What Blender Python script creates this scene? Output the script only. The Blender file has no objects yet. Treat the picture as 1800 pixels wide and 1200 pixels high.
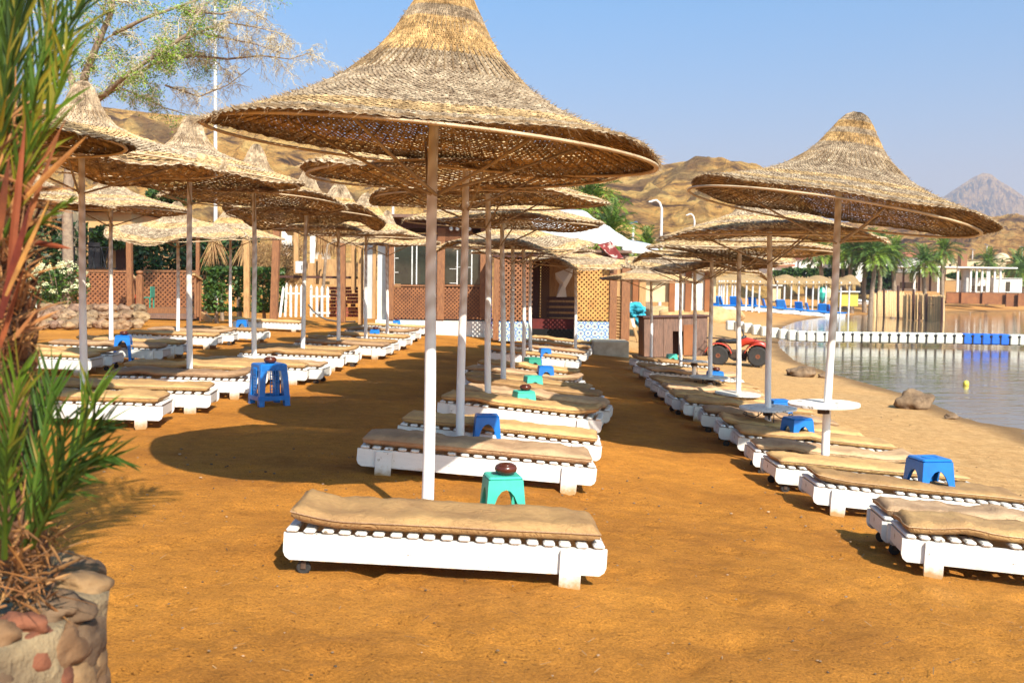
import bpy, math, random
import numpy as np
from mathutils import Vector, Matrix, Quaternion, noise
random.seed(7)
rnd = random.random
def uni(a, b): return a + (b - a) * random.random()
PI = math.pi
# ------------------------------------------------------------------ camera
F = 1750.; PITCH = math.radians(3.1); ROLL = math.radians(.8); CH = 1.65
cp, sp = math.cos(PITCH), math.sin(PITCH); cr, sr = math.cos(ROLL), math.sin(ROLL)
FWD = Vector((0, cp, -sp)); U0 = Vector((0, sp, cp)); R0 = Vector((1, 0, 0))
RV = cr * R0 + sr * U0; UV = -sr * R0 + cr * U0
scene = bpy.context.scene
C = scene.collection
cam = bpy.data.cameras.new('camera'); camo = bpy.data.objects.new('camera', cam); C.objects.link(camo)
m = Matrix((RV, UV, -FWD)).transposed().to_4x4(); m.translation = Vector((0, 0, CH)); camo.matrix_world = m
cam.sensor_width = 36; cam.lens = 35; cam.clip_start = .1; cam.clip_end = 20000
cam.dof.use_dof = True; cam.dof.focus_distance = 10; cam.dof.aperture_fstop = 4.0
scene.camera = camo
# ------------------------------------------------------------------ world, sun, exposure
SUN_EL = math.radians(40); SUN_AZ = math.atan2(.43, -.9)
w = bpy.data.worlds.new('World'); scene.world = w; w.use_nodes = True
nt = w.node_tree; nt.nodes.clear()
sky = nt.nodes.new('ShaderNodeTexSky'); sky.sky_type = 'NISHITA'; sky.sun_disc = False
sky.sun_elevation = SUN_EL; sky.sun_rotation = SUN_AZ; sky.air_density = 1.0; sky.dust_density = 1.6; sky.ozone_density = 2.2
hs = nt.nodes.new('ShaderNodeHueSaturation'); hs.inputs['Hue'].default_value = .5; hs.inputs['Saturation'].default_value = 1.22; hs.inputs['Value'].default_value = 1.0
bg = nt.nodes.new('ShaderNodeBackground'); bg.inputs[1].default_value = .105
wo = nt.nodes.new('ShaderNodeOutputWorld')
tcw = nt.nodes.new('ShaderNodeTexCoord'); sx = nt.nodes.new('ShaderNodeSeparateXYZ'); nt.links.new(tcw.outputs['Generated'], sx.inputs[0])
rw = nt.nodes.new('ShaderNodeValToRGB'); rw.color_ramp.elements[0].position = .11; rw.color_ramp.elements[0].color = (1.18, .86, .85, 1); rw.color_ramp.elements[1].position = .38; rw.color_ramp.elements[1].color = (.70, 1.27, 1.36, 1)
nt.links.new(sx.outputs[2], rw.inputs[0]); mw = nt.nodes.new('ShaderNodeMix'); mw.data_type = 'RGBA'; mw.blend_type = 'MULTIPLY'; mw.inputs[0].default_value = 1.
nt.links.new(sky.outputs[0], hs.inputs['Color']); nt.links.new(hs.outputs[0], mw.inputs[6]); nt.links.new(rw.outputs[0], mw.inputs[7]); nt.links.new(mw.outputs[2], bg.inputs[0]); nt.links.new(bg.outputs[0], wo.inputs[0])
sl = bpy.data.lights.new('sun', 'SUN'); sl.energy = 5.0; sl.angle = math.radians(.5); sl.color = (1, .93, .82)
so = bpy.data.objects.new('sun', sl); C.objects.link(so)
sd = Vector((math.sin(SUN_AZ) * math.cos(SUN_EL), math.cos(SUN_AZ) * math.cos(SUN_EL), math.sin(SUN_EL)))
so.rotation_mode = 'QUATERNION'; so.rotation_quaternion = sd.to_track_quat('Z', 'Y'); so.location = (0, 0, 30)
scene.view_settings.view_transform = 'Standard'; scene.view_settings.look = 'None'
scene.view_settings.gamma = 1; scene.view_settings.exposure = .76
scene.cycles.transparent_max_bounces = 16
# ------------------------------------------------------------------ placement helpers (photo pixel -> place on the ground / at a depth)
def ray(px, py):
    a = (px - 900) / F; b = (600 - py) / F
    return FWD + a * RV + b * UV
def at(px, py, Y):
    d = ray(px, py); t = Y / d.y; return Vector((d.x * t, Y, CH + d.z * t))
def ss(a, b, x):
    t = np.clip((x - a) / (b - a), 0, 1); return t * t * (3 - 2 * t)
WZ = -.8
SH = [(1800,757),(1700,735),(1620,700),(1550,680),(1460,655),(1400,635),(1372,610),(1368,590),(1375,575),(1400,565),(1450,557),(1540,552),(1650,549),(1800,546)]
poly = []
for p in SH:
    d = ray(*p); t = (WZ - CH) / d.z; poly.append((d.x * t, d.y * t))
poly = [(8.6, 12), (8.6, -40), (900, -40)] + [(900, 165)] + poly[::-1]
_xs = np.linspace(-60, 60, 2401)
_sl = .03 + .055 * ss(-2.5, -.3, _xs); _sl[_xs < -9] = 0; _sl[_xs > 12] = 0
_ig = np.concatenate([[0], np.cumsum((_sl[1:] + _sl[:-1]) / 2 * (_xs[1] - _xs[0]))]); _ig -= np.interp(-2.5, _xs, _ig)
def g0(X, Y):
    f = .5 + .5 * ss(4, 10, Y); g = -f * np.interp(X, _xs, _ig); k = ss(35, 70, Y)
    return g * (1 - k) - .15 * k
def sdist(X, Y):
    X = np.asarray(X, float); Y = np.asarray(Y, float)
    dm = np.full(X.shape, 1e9); ins = np.zeros(X.shape, bool); n = len(poly)
    for i in range(n):
        ax, ay = poly[i]; bx, by = poly[(i + 1) % n]; ex, ey = bx - ax, by - ay
        t = np.clip(((X - ax) * ex + (Y - ay) * ey) / (ex * ex + ey * ey), 0, 1)
        dm = np.minimum(dm, np.hypot(X - ax - t * ex, Y - ay - t * ey))
        c = ((ay > Y) != (by > Y)) & (X < (bx - ax) * (Y - ay) / ((by - ay) or 1e-9) + ax)
        ins ^= c
    return np.where(ins, -dm, dm)
def ground(X, Y):
    s = sdist(X, Y); b = g0(X, Y) - WZ
    z = np.minimum(np.maximum(b, .04 * s), .11 * s)
    return WZ + np.where(s < 0, np.maximum(.1 * s, -1.5), z)
def gz(x, y): return float(ground(np.array([x]), np.array([y]))[0])
def gp(px, py, dz=0.):
    d = ray(px, py); ts = np.concatenate([np.arange(1, 60, .02), np.arange(60, 400, .2)])
    X = d.x * ts; Y = d.y * ts; Z = CH + d.z * ts
    f = Z - ground(X, Y) - dz; i = np.argmax(f < 0)
    if f[i] >= 0: i = len(ts) - 1
    i = max(i, 1); k = f[i - 1] / (f[i - 1] - f[i]); t = ts[i - 1] + k * (ts[i] - ts[i - 1])
    return Vector((d.x * t, d.y * t, CH + d.z * t))
# ------------------------------------------------------------------ materials
MATS = {}
def nodes(name):
    m = bpy.data.materials.new(name); m.use_nodes = True; n = m.node_tree; n.nodes.clear()
    o = n.nodes.new('ShaderNodeOutputMaterial'); b = n.nodes.new('ShaderNodeBsdfPrincipled'); n.links.new(b.outputs[0], o.inputs[0])
    return m, n, b, o
def ND(n, t, **k):
    x = n.nodes.new(t)
    for a, v in k.items():
        if a in x.inputs: x.inputs[a].default_value = v
        else: setattr(x, a, v)
    return x
def ramp(n, fac, stops):
    r = n.nodes.new('ShaderNodeValToRGB'); e = r.color_ramp.elements
    while len(e) > 1: e.remove(e[-1])
    e[0].position = stops[0][0]; e[0].color = (*stops[0][1], 1)
    for p, c in stops[1:]:
        q = e.new(p); q.color = (*c, 1)
    n.links.new(fac, r.inputs[0]); return r.outputs[0]
def noi(n, vec, scale, detail=4, rough=.6, dist=0):
    x = ND(n, 'ShaderNodeTexNoise'); x.inputs['Scale'].default_value = scale; x.inputs['Detail'].default_value = detail
    x.inputs['Roughness'].default_value = rough; x.inputs['Distortion'].default_value = dist
    if vec is not None: n.links.new(vec, x.inputs['Vector'])
    return x.outputs[0]
def coord(n, kind='Object', scale=None):
    c = n.nodes.new('ShaderNodeTexCoord').outputs[kind]
    if scale:
        mp = n.nodes.new('ShaderNodeMapping'); mp.inputs['Scale'].default_value = scale; n.links.new(c, mp.inputs[0]); c = mp.outputs[0]
    return c
def mix(n, f, a, b, mode='MIX'):
    x = n.nodes.new('ShaderNodeMix'); x.data_type = 'RGBA'; x.blend_type = mode
    for i, v in ((0, f), (6, a), (7, b)):
        if hasattr(v, 'links') or hasattr(v, 'is_linked'): n.links.new(v, x.inputs[i])
        else: x.inputs[i].default_value = v if i == 0 else (*v, 1)
    return x.outputs[2]
def bump(n, b, h, dist, strength=1.):
    x = n.nodes.new('ShaderNodeBump'); x.inputs['Distance'].default_value = dist; x.inputs['Strength'].default_value = strength
    n.links.new(h, x.inputs['Height']); n.links.new(x.outputs[0], b.inputs['Normal'])
def mat(name, c1, c2=None, scale=6, rough=.7, bmp=0, bscale=None, sv=None, metal=0, rnd_obj=0, detail=5, tone=False, lo=.35, hi=.65, spec=.5, transl=0):
    m, n, b, o = nodes(name); c2 = c2 or tuple(v * .75 for v in c1)
    v = coord(n, 'Object', sv); f = noi(n, v, scale, detail)
    col = ramp(n, f, [(lo, c2), (hi, c1)])
    if tone:
        a = n.nodes.new('ShaderNodeVertexColor'); a.layer_name = 'tone'; col = mix(n, 1., col, a.outputs[0], 'MULTIPLY')
    if rnd_obj:
        oi = n.nodes.new('ShaderNodeObjectInfo'); r = ramp(n, oi.outputs['Random'], [(0, (1 - rnd_obj,) * 3), (1, (1 + rnd_obj * .3,) * 3)])
        col = mix(n, 1., col, r, 'MULTIPLY')
    n.links.new(col, b.inputs['Base Color']); b.inputs['Roughness'].default_value = rough; b.inputs['Metallic'].default_value = metal
    b.inputs['Specular IOR Level'].default_value = spec
    if bmp: bump(n, b, noi(n, v, bscale or scale * 4, 5), bmp)
    if transl:
        t = n.nodes.new('ShaderNodeBsdfTranslucent'); n.links.new(col, t.inputs[0])
        s = n.nodes.new('ShaderNodeMixShader'); s.inputs[0].default_value = transl
        n.links.new(b.outputs[0], s.inputs[1]); n.links.new(t.outputs[0], s.inputs[2]); n.links.new(s.outputs[0], o.inputs[0])
    MATS[name] = m; return m
# ------------------------------------------------------------------ mesh builder
class MB:
    def __init__(s): s.v = []; s.f = []; s.c = []; s.tone = (1, 1, 1)
    def add(s, vs, fs, tone=None):
        o = len(s.v); s.v.extend([tuple(v) for v in vs]); s.f.extend([tuple(i + o for i in f) for f in fs]); s.c.extend([tone or s.tone] * len(fs))
    def box(s, c, d, rot=None, bev=0, tone=None):
        x, y, z = d[0] / 2, d[1] / 2, d[2] / 2; c = Vector(c)
        if bev:
            e = min(bev, x * .9, y * .9, z * .9); vs = []
            for sz in (-1, 1):
                for (lx, ly, lz) in (((x - e), (y - e), z), (x, y, z - e)):
                    pass
            # rings: bottom inset, bottom, top, top inset ; each an 8-gon with cut corners
            def ring(a, b, zz, k): return [(-a + k, -b, zz), (a - k, -b, zz), (a, -b + k, zz), (a, b - k, zz), (a - k, b, zz), (-a + k, b, zz), (-a, b - k, zz), (-a, -b + k, zz)]
            vs = ring(x - e, y - e, -z, e * .6) + ring(x, y, -z + e, e) + ring(x, y, z - e, e) + ring(x - e, y - e, z, e * .6)
            fs = [tuple(range(7, -1, -1)), tuple(range(24, 32))]
            for r in range(3):
                for i in range(8): j = (i + 1) % 8; fs.append((r * 8 + i, r * 8 + j, r * 8 + 8 + j, r * 8 + 8 + i))
        else:
            vs = [(a, b, q) for q in (-z, z) for a, b in ((-x, -y), (x, -y), (x, y), (-x, y))]
            fs = [(3, 2, 1, 0), (4, 5, 6, 7), (0, 1, 5, 4), (1, 2, 6, 5), (2, 3, 7, 6), (3, 0, 4, 7)]
        vs = [Vector(v) for v in vs]
        if rot is not None: vs = [rot @ v for v in vs]
        s.add([v + c for v in vs], fs, tone)
    def tube(s, pts, rad, n=8, cap=True, tone=None):
        pts = [Vector(p) for p in pts]; k = len(pts); rad = rad if isinstance(rad, (list, tuple)) else [rad] * k; vs = []; fs = []
        t0 = (pts[1] - pts[0]).normalized(); up = Vector((0, 0, 1)) if abs(t0.z) < .9 else Vector((1, 0, 0)); a = t0.cross(up).normalized()
        for i in range(k):
            t = (pts[min(i + 1, k - 1)] - pts[max(i - 1, 0)]).normalized(); a = (a - t * a.dot(t)).normalized(); b = t.cross(a)
            for j in range(n):
                q = 2 * PI * j / n; vs.append(pts[i] + (a * math.cos(q) + b * math.sin(q)) * rad[i])
        for i in range(k - 1):
            for j in range(n): l = (j + 1) % n; fs.append((i * n + j, i * n + l, (i + 1) * n + l, (i + 1) * n + j))
        if cap: fs.append(tuple(range(n - 1, -1, -1))); fs.append(tuple((k - 1) * n + j for j in range(n)))
        s.add(vs, fs, tone)
    def lathe(s, prof, n=24, c=(0, 0, 0), tone=None, sy=1., ax='z'):
        vs = []; fs = []; c = Vector(c)
        for r, z in prof:
            for j in range(n):
                q = 2 * PI * j / n; p = (r * math.cos(q), r * math.sin(q) * sy, z)
                if ax == 'y': p = (p[0], p[2], p[1])
                if ax == 'x': p = (p[2], p[0], p[1])
                vs.append(Vector(p) + c)
        for i in range(len(prof) - 1):
            for j in range(n): l = (j + 1) % n; fs.append((i * n + j, i * n + l, (i + 1) * n + l, (i + 1) * n + j))
        fs.append(tuple(range(n - 1, -1, -1))); fs.append(tuple((len(prof) - 1) * n + j for j in range(n)))
        s.add(vs, fs, tone)
    def prism(s, poly2, y0, y1, tone=None, axis='y'):
        n = len(poly2); P = lambda a, b, y: (a, y, b) if axis == 'y' else ((y, a, b) if axis == 'x' else (a, b, y))
        vs = [P(a, b, y0) for a, b in poly2] + [P(a, b, y1) for a, b in poly2]
        fs = [tuple(range(n)), tuple(range(2 * n - 1, n - 1, -1))] + [(i, i + n, (i + 1) % n + n, (i + 1) % n) for i in range(n)]
        s.add(vs, fs, tone)
    def quad(s, a, b, c, d, tone=None): s.add([a, b, c, d], [(0, 1, 2, 3)], tone)
    def rock(s, c, r, seed=0, sq=(1, 1, .7), n=2, amp=.3, tone=None):
        vs, fs = ICO[n]; c = Vector(c); o = Vector((seed * 7.3, seed * 3.1, seed)); out = []
        for v in vs:
            k = 1 + amp * noise.noise(v * 1.3 + o) * 1.6 + amp * .35 * noise.noise(v * 4 + o)
            out.append(c + Vector((v.x * r * sq[0] * k, v.y * r * sq[1] * k, v.z * r * sq[2] * k)))
        s.add(out, fs, tone)
    def leaves(s, c, rad, n, size, seed=0, box=False, tones=None, asp=.5, shell=0.):
        c = Vector(c)
        for i in range(n):
            while 1:
                p = Vector((uni(-1, 1), uni(-1, 1), uni(-1, 1)))
                if box:
                    if shell and rnd() < shell:
                        a = random.randrange(3); p[a] = random.choice((-1, 1)) * uni(.85, 1.05)
                    break
                l = p.length
                if l < 1 and l > shell * .9: break
            q = Vector((p.x * rad[0], p.y * rad[1], p.z * rad[2])) + c
            if noise.noise(q * (1.2 / max(.3, min(rad))) + Vector((seed, 0, 0))) < -.22: continue
            s.leaf(q, size * uni(.6, 1.3), asp, random.choice(tones) if tones else None)
    def leaf(s, q, sz, asp=.5, tone=None):
        a = Vector((uni(-1, 1), uni(-1, 1), uni(-.8, .8))).normalized(); b = a.cross(Vector((uni(-1, 1), uni(-1, 1), uni(-1, 1)))).normalized()
        s.add([q - a * sz, q + b * sz * asp, q + a * sz, q - b * sz * asp], [(0, 1, 2, 3)], tone)
    def mesh(s, name, smooth=False):
        me = bpy.data.meshes.new(name); me.from_pydata(s.v, [], s.f)
        if any(c != (1, 1, 1) for c in s.c):
            at_ = me.color_attributes.new('tone', 'FLOAT_COLOR', 'CORNER'); arr = np.ones((len(me.loops), 4), np.float32)
            ls = np.repeat(np.array(s.c, np.float32), [len(f) for f in s.f], axis=0); arr[:, :3] = ls; at_.data.foreach_set('color', arr.ravel())
        if smooth: me.polygons.foreach_set('use_smooth', [True] * len(me.polygons))
        me.update(); return me
def icos(n):
    t = (1 + 5 ** .5) / 2; v = [Vector(p).normalized() for p in ((-1,t,0),(1,t,0),(-1,-t,0),(1,-t,0),(0,-1,t),(0,1,t),(0,-1,-t),(0,1,-t),(t,0,-1),(t,0,1),(-t,0,-1),(-t,0,1))]
    f = [(0,11,5),(0,5,1),(0,1,7),(0,7,10),(0,10,11),(1,5,9),(5,11,4),(11,10,2),(10,7,6),(7,1,8),(3,9,4),(3,4,2),(3,2,6),(3,6,8),(3,8,9),(4,9,5),(2,4,11),(6,2,10),(8,6,7),(9,8,1)]
    for _ in range(n):
        ch = {}; nf = []
        def mid(a, b):
            k = (min(a, b), max(a, b))
            if k not in ch: v.append((v[a] + v[b]).normalized()); ch[k] = len(v) - 1
            return ch[k]
        for a, b, c in f: x, y, z = mid(a, b), mid(b, c), mid(c, a); nf += [(a, x, z), (b, y, x), (c, z, y), (x, y, z)]
        f = nf
    return v, f
ICO = [icos(i) for i in range(4)]
def obj(name, mb, material, parent=None, loc=None, smooth=False, rot=None, scale=None, label=None, kind=None):
    me = mb if isinstance(mb, bpy.types.Mesh) else mb.mesh(name, smooth)
    o = bpy.data.objects.new(name, me); C.objects.link(o)
    if material is not None and not me.materials: me.materials.append(material)
    if parent is not None: o.parent = parent
    if loc is not None: o.location = loc
    if rot is not None:
        if isinstance(rot, Quaternion): o.rotation_mode = 'QUATERNION'; o.rotation_quaternion = rot
        else: o.rotation_euler = rot
    if scale is not None: o.scale = scale
    if label: o['label'] = label
    if kind: o['kind'] = kind
    return o
def tag(o, label, cat, group=None):
    o['label'] = label; o['category'] = cat
    if group: o['group'] = group
    return o
def thing(name, label, cat, loc=(0, 0, 0), rot=None, group=None):
    o = bpy.data.objects.new(name, None); C.objects.link(o); o.empty_display_size = .1; o.location = loc
    if rot is not None:
        if isinstance(rot, Quaternion): o.rotation_mode = 'QUATERNION'; o.rotation_quaternion = rot
        else: o.rotation_euler = rot
    return tag(o, label, cat, group)
def kids(o): return [c for c in C.objects if c.parent == o]
def dup(root, label, loc=None, rot=None, group=None):
    r = root.copy(); C.objects.link(r); r['label'] = label
    if group: r['group'] = group
    if loc is not None: r.location = loc
    if rot is not None:
        if isinstance(rot, Quaternion): r.rotation_mode = 'QUATERNION'; r.rotation_quaternion = rot
        else: r.rotation_euler = rot
    for c in root.get('_k', None) or kids(root):
        d = c.copy(); C.objects.link(d); d.parent = r
        for g in kids(c):
            e = g.copy(); C.objects.link(e); e.parent = d
    return r
ORD = ['', 'first', 'second', 'third', 'fourth', 'fifth', 'sixth', 'seventh', 'eighth', 'ninth', 'tenth', 'eleventh', 'twelfth', 'thirteenth', 'fourteenth', 'fifteenth']
def nth(i, n):
    if i == 1: return 'frontmost'
    if i == n: return 'farthest'
    return ORD[i] + ' from the front'
# ------------------------------------------------------------------ materials in use
def sand_mat():
    m, n, b, o = nodes('sand'); c = coord(n, 'Object')
    big = noi(n, c, .5, 5, .6); mid = noi(n, c, 6, 6, .65); fine = noi(n, c, 70, 5, .8); sp_ = noi(n, c, 38, 2, .5)
    col = ramp(n, big, [(.3, (.33, .125, .020)), (.5, (.50, .20, .030)), (.7, (.62, .255, .038))])
    col = mix(n, .4, col, ramp(n, mid, [(.3, (.5, .48, .45)), (.7, (1.3, 1.25, 1.2))]), 'MULTIPLY')
    sh = n.nodes.new('ShaderNodeVertexColor'); sh.layer_name = 'shore'
    sep = n.nodes.new('ShaderNodeSeparateColor'); n.links.new(sh.outputs[0], sep.inputs[0])
    pale = ramp(n, mid, [(.35, (.48, .28, .115)), (.65, (.66, .42, .19))])
    col = mix(n, sep.outputs[0], col, pale)
    col = mix(n, sep.outputs[1], col, (.15, .085, .04))
    col = mix(n, ramp(n, fine, [(.42, (1, 1, 1)), (.36, (1, 1, 1))]), col, col)
    g = ramp(n, fine, [(.3, (.45, .42, .38)), (.5, (1, 1, 1)), (.7, (1.5, 1.5, 1.5))]); col = mix(n, .85, col, g, 'MULTIPLY')
    d = ramp(n, sp_, [(.29, (.35, .3, .25)), (.34, (1, 1, 1)), (.72, (1, 1, 1)), (.76, (1.7, 1.75, 1.8))]); col = mix(n, .8, col, d, 'MULTIPLY')
    n.links.new(col, b.inputs['Base Color']); b.inputs['Roughness'].default_value = .93; b.inputs['Specular IOR Level'].default_value = .15
    a = n.nodes.new('ShaderNodeMath'); a.operation = 'ADD'; k = n.nodes.new('ShaderNodeMath'); k.operation = 'MULTIPLY'; k.inputs[1].default_value = .5
    n.links.new(fine, k.inputs[0]); n.links.new(noi(n, c, 14, 6, .7), a.inputs[0]); n.links.new(k.outputs[0], a.inputs[1])
    bump(n, b, a.outputs[0], .034); return m
SAND = sand_mat()
def water_mat():
    m, n, b, o = nodes('water'); c = coord(n, 'Object', (.35, 1.6, 1)); c2 = coord(n, 'Object', (1, 3, 1))
    b.inputs['Base Color'].default_value = (.15, .105, .06, 1); b.inputs['Roughness'].default_value = .05; b.inputs['IOR'].default_value = 1.33
    a = n.nodes.new('ShaderNodeMath'); a.operation = 'ADD'; k = n.nodes.new('ShaderNodeMath'); k.operation = 'MULTIPLY'; k.inputs[1].default_value = .25
    n.links.new(noi(n, c, 1.1, 3, .5, .6), a.inputs[0]); n.links.new(noi(n, c2, 2.2, 2, .5), k.inputs[0]); n.links.new(k.outputs[0], a.inputs[1])
    bump(n, b, a.outputs[0], .016); return m
WATER = water_mat()
def hill_mat():
    m, n, b, o = nodes('hill_rock'); g = n.nodes.new('ShaderNodeNewGeometry')
    c = coord(n, 'Object', (.05, .05, .16)); c2 = coord(n, 'Object', (.07, .07, .05))
    f = noi(n, c, 1.6, 8, .62, .8)
    col = ramp(n, f, [(.33, (.09, .05, .028)), (.39, (.30, .16, .065)), (.46, (.76, .40, .11)), (.60, (.90, .56, .18))])
    f2 = noi(n, c2, .55, 5, .6, 1.0); col = mix(n, ramp(n, f2, [(.52, (0, 0, 0)), (.60, (.75, .75, .75))]), col, (.15, .085, .05))
    col = mix(n, .75, col, ramp(n, noi(n, coord(n, 'Object', (.12, .12, .30)), 2.6, 9, .78, .6), [(.36, (.42, .38, .35)), (.5, (1, 1, 1)), (.64, (1.3, 1.25, 1.2))]), 'MULTIPLY')
    a = n.nodes.new('ShaderNodeVertexColor'); a.layer_name = 'tone'; col = mix(n, 1., col, a.outputs[0], 'MULTIPLY')
    n.links.new(col, b.inputs['Base Color']); b.inputs['Roughness'].default_value = .95; b.inputs['Specular IOR Level'].default_value = .1
    bump(n, b, noi(n, c, 6, 8, .75), 4.); return m
HILL = hill_mat()
def thatch_mat(name, dark=1., yellow=1.):
    m, n, b, o = nodes(name); c = coord(n, 'Object')
    f = noi(n, c, 9, 5, .7); f2 = noi(n, c, 60, 3, .6)
    col = ramp(n, f, [(.32, (.15 * dark, .098 * dark, .06 * dark)), (.5, (.33 * dark, .24 * dark, .155 * dark)), (.66, (.52 * dark, .40 * dark, .265 * dark))])
    col = mix(n, .7, col, ramp(n, f2, [(.3, (.5, .47, .43)), (.5, (1, 1, 1)), (.7, (1.35, 1.3, 1.2))]), 'MULTIPLY')
    a = n.nodes.new('ShaderNodeVertexColor'); a.layer_name = 'tone'; col = mix(n, 1., col, a.outputs[0], 'MULTIPLY')
    n.links.new(col, b.inputs['Base Color']); b.inputs['Roughness'].default_value = .9; b.inputs['Specular IOR Level'].default_value = .12
    bump(n, b, f2, .006)
    t = n.nodes.new('ShaderNodeBsdfTranslucent'); n.links.new(col, t.inputs[0]); s = n.nodes.new('ShaderNodeMixShader'); s.inputs[0].default_value = .03
    n.links.new(b.outputs[0], s.inputs[1]); n.links.new(t.outputs[0], s.inputs[2]); n.links.new(s.outputs[0], o.inputs[0]); return m
THATCH = thatch_mat('woven_straw', .9); THATCH_PALE = thatch_mat('woven_straw_pale', 1.22); THATCH_SHADED = thatch_mat('woven_straw_shaded', .42)
def paint_mat(name, base=(.80, .78, .74), under=(.26, .2, .14), amount=.60, grime=1):
    m, n, b, o = nodes(name); c = coord(n, 'Object'); cl = coord(n, 'Object', (1.2, 7, 7))
    f = noi(n, c, 11, 8, .72); g = noi(n, cl, 4, 4, .6)
    oi = n.nodes.new('ShaderNodeObjectInfo'); sz = n.nodes.new('ShaderNodeSeparateXYZ'); n.links.new(c, sz.inputs[0]); ma = n.nodes.new('ShaderNodeMath'); ma.operation = 'MULTIPLY_ADD'; ma.inputs[1].default_value = -.16; n.links.new(noi(n, c, 16, 5, .7), ma.inputs[0]); n.links.new(sz.outputs[2], ma.inputs[2])
    col = mix(n, ramp(n, g, [(.45, (0, 0, 0)), (.75, (.5, .5, .5))]), base, tuple(v * .75 for v in base))
    col = mix(n, ramp(n, f, [(amount, (0, 0, 0)), (amount + .05, (1, 1, 1))]), col, under)
    mr2 = n.nodes.new('ShaderNodeMapRange'); mr2.inputs[1].default_value = .03; mr2.inputs[2].default_value = -.06; mr2.inputs[4].default_value = grime; n.links.new(ma.outputs[0], mr2.inputs[0]); col = mix(n, mr2.outputs[0], col, (.42, .25, .10))
    col = mix(n, 1., col, ramp(n, oi.outputs['Random'], [(0, (.80, .78, .73)), (1, (1, 1, 1))]), 'MULTIPLY')
    n.links.new(col, b.inputs['Base Color']); b.inputs['Roughness'].default_value = .55; bump(n, b, f, .004); return m
PAINT_TABLE = paint_mat('table_paint', amount=.575, grime=0); PAINT = paint_mat('white_paint', amount=.615, under=(.20, .13, .08)); PAINT_WORN = paint_mat('worn_white_paint', amount=.575)
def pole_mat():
    m, n, b, o = nodes('pole_paint_and_shade'); c = coord(n, 'Object'); s = n.nodes.new('ShaderNodeSeparateXYZ'); n.links.new(c, s.inputs[0])
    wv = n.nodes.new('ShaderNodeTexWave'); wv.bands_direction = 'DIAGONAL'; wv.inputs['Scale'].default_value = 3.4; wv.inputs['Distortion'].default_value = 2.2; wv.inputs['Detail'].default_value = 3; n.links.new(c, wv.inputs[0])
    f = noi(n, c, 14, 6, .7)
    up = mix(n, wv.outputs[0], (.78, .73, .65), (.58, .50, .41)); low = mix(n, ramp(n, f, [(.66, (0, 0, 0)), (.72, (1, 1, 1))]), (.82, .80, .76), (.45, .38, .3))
    k = ramp(n, s.outputs[2], [(.0, (0, 0, 0)), (1, (1, 1, 1))]); mr = n.nodes.new('ShaderNodeMapRange'); mr.inputs[1].default_value = 1.15; mr.inputs[2].default_value = 1.6; n.links.new(s.outputs[2], mr.inputs[0])  # upper pole browner: canopy shade and grey weathering both put into the colour
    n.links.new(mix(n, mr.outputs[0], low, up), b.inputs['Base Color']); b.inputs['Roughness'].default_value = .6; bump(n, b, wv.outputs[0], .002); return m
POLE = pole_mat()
def cloth_mat(name, c, dirt):
    m, n, b, o = nodes(name); v = coord(n, 'Object'); f = noi(n, v, 2.2, 6, .65, .6); f2 = noi(n, v, 26, 5, .7)
    oi = n.nodes.new('ShaderNodeObjectInfo'); col = ramp(n, f, [(.3, dirt), (.62, c)])
    col = mix(n, .5, col, ramp(n, f2, [(.3, (.75, .72, .7)), (.7, (1.15, 1.15, 1.12))]), 'MULTIPLY')
    col = mix(n, 1., col, ramp(n, oi.outputs['Random'], [(0, (.58, .52, .50)), (.5, (.9, .86, .84)), (1, (1.05, 1.03, 1.0))]), 'MULTIPLY')
    n.links.new(col, b.inputs['Base Color']); b.inputs['Roughness'].default_value = .75; b.inputs['Specular IOR Level'].default_value = .25; wr = n.nodes.new('ShaderNodeTexNoise'); wr.inputs['Scale'].default_value = 7; wr.inputs['Detail'].default_value = 4; wr.inputs['Distortion'].default_value = 1.6; n.links.new(coord(n, 'Object', (1, 1.8, 1)), wr.inputs[0]); wa = n.nodes.new('ShaderNodeMath'); wa.operation = 'PINGPONG'; wa.inputs[1].default_value = .09; n.links.new(wr.outputs[0], wa.inputs[0]); bump(n, b, wa.outputs[0], .035); return m
MATT = cloth_mat('mustard_cover', (.64, .41, .17), (.42, .25, .11)); MATT2 = cloth_mat('faded_tan_cover', (.62, .42, .24), (.36, .22, .12))
BLUE = mat('blue_plastic', (.006, .17, .55), (.008, .13, .42), 8, .32); TEAL = mat('teal_plastic', (.06, .50, .36), (.05, .40, .3), 9, .38); TEAL2 = mat('dark_green_plastic', (.03, .28, .19), None, 9, .4)
ASH = mat('ashtray_brown', (.10, .022, .010), (.06, .015, .008), 9, .25)
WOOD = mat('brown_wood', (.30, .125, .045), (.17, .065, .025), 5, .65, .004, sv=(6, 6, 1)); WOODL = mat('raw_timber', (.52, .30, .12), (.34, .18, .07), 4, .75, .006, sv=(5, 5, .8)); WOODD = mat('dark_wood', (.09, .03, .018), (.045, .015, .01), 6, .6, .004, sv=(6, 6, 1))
WOODG = mat('grey_board', (.22, .12, .08), (.12, .07, .05), 5, .8, .006, sv=(6, 6, .8)); WICK = mat('pole_bark', (.47, .36, .23), (.30, .21, .13), 9, .8, .004, sv=(1, 1, 1))
WHITEWALL = mat('white_plaster', (.78, .75, .68), (.62, .56, .46), 2.5, .85, .004, lo=.25); CREAM = mat('cream_wall', (.66, .52, .32), (.56, .42, .24), 2, .85); ORANGEW = mat('apricot_wall', (.62, .36, .15), (.52, .28, .11), 1.5, .9)
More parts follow.
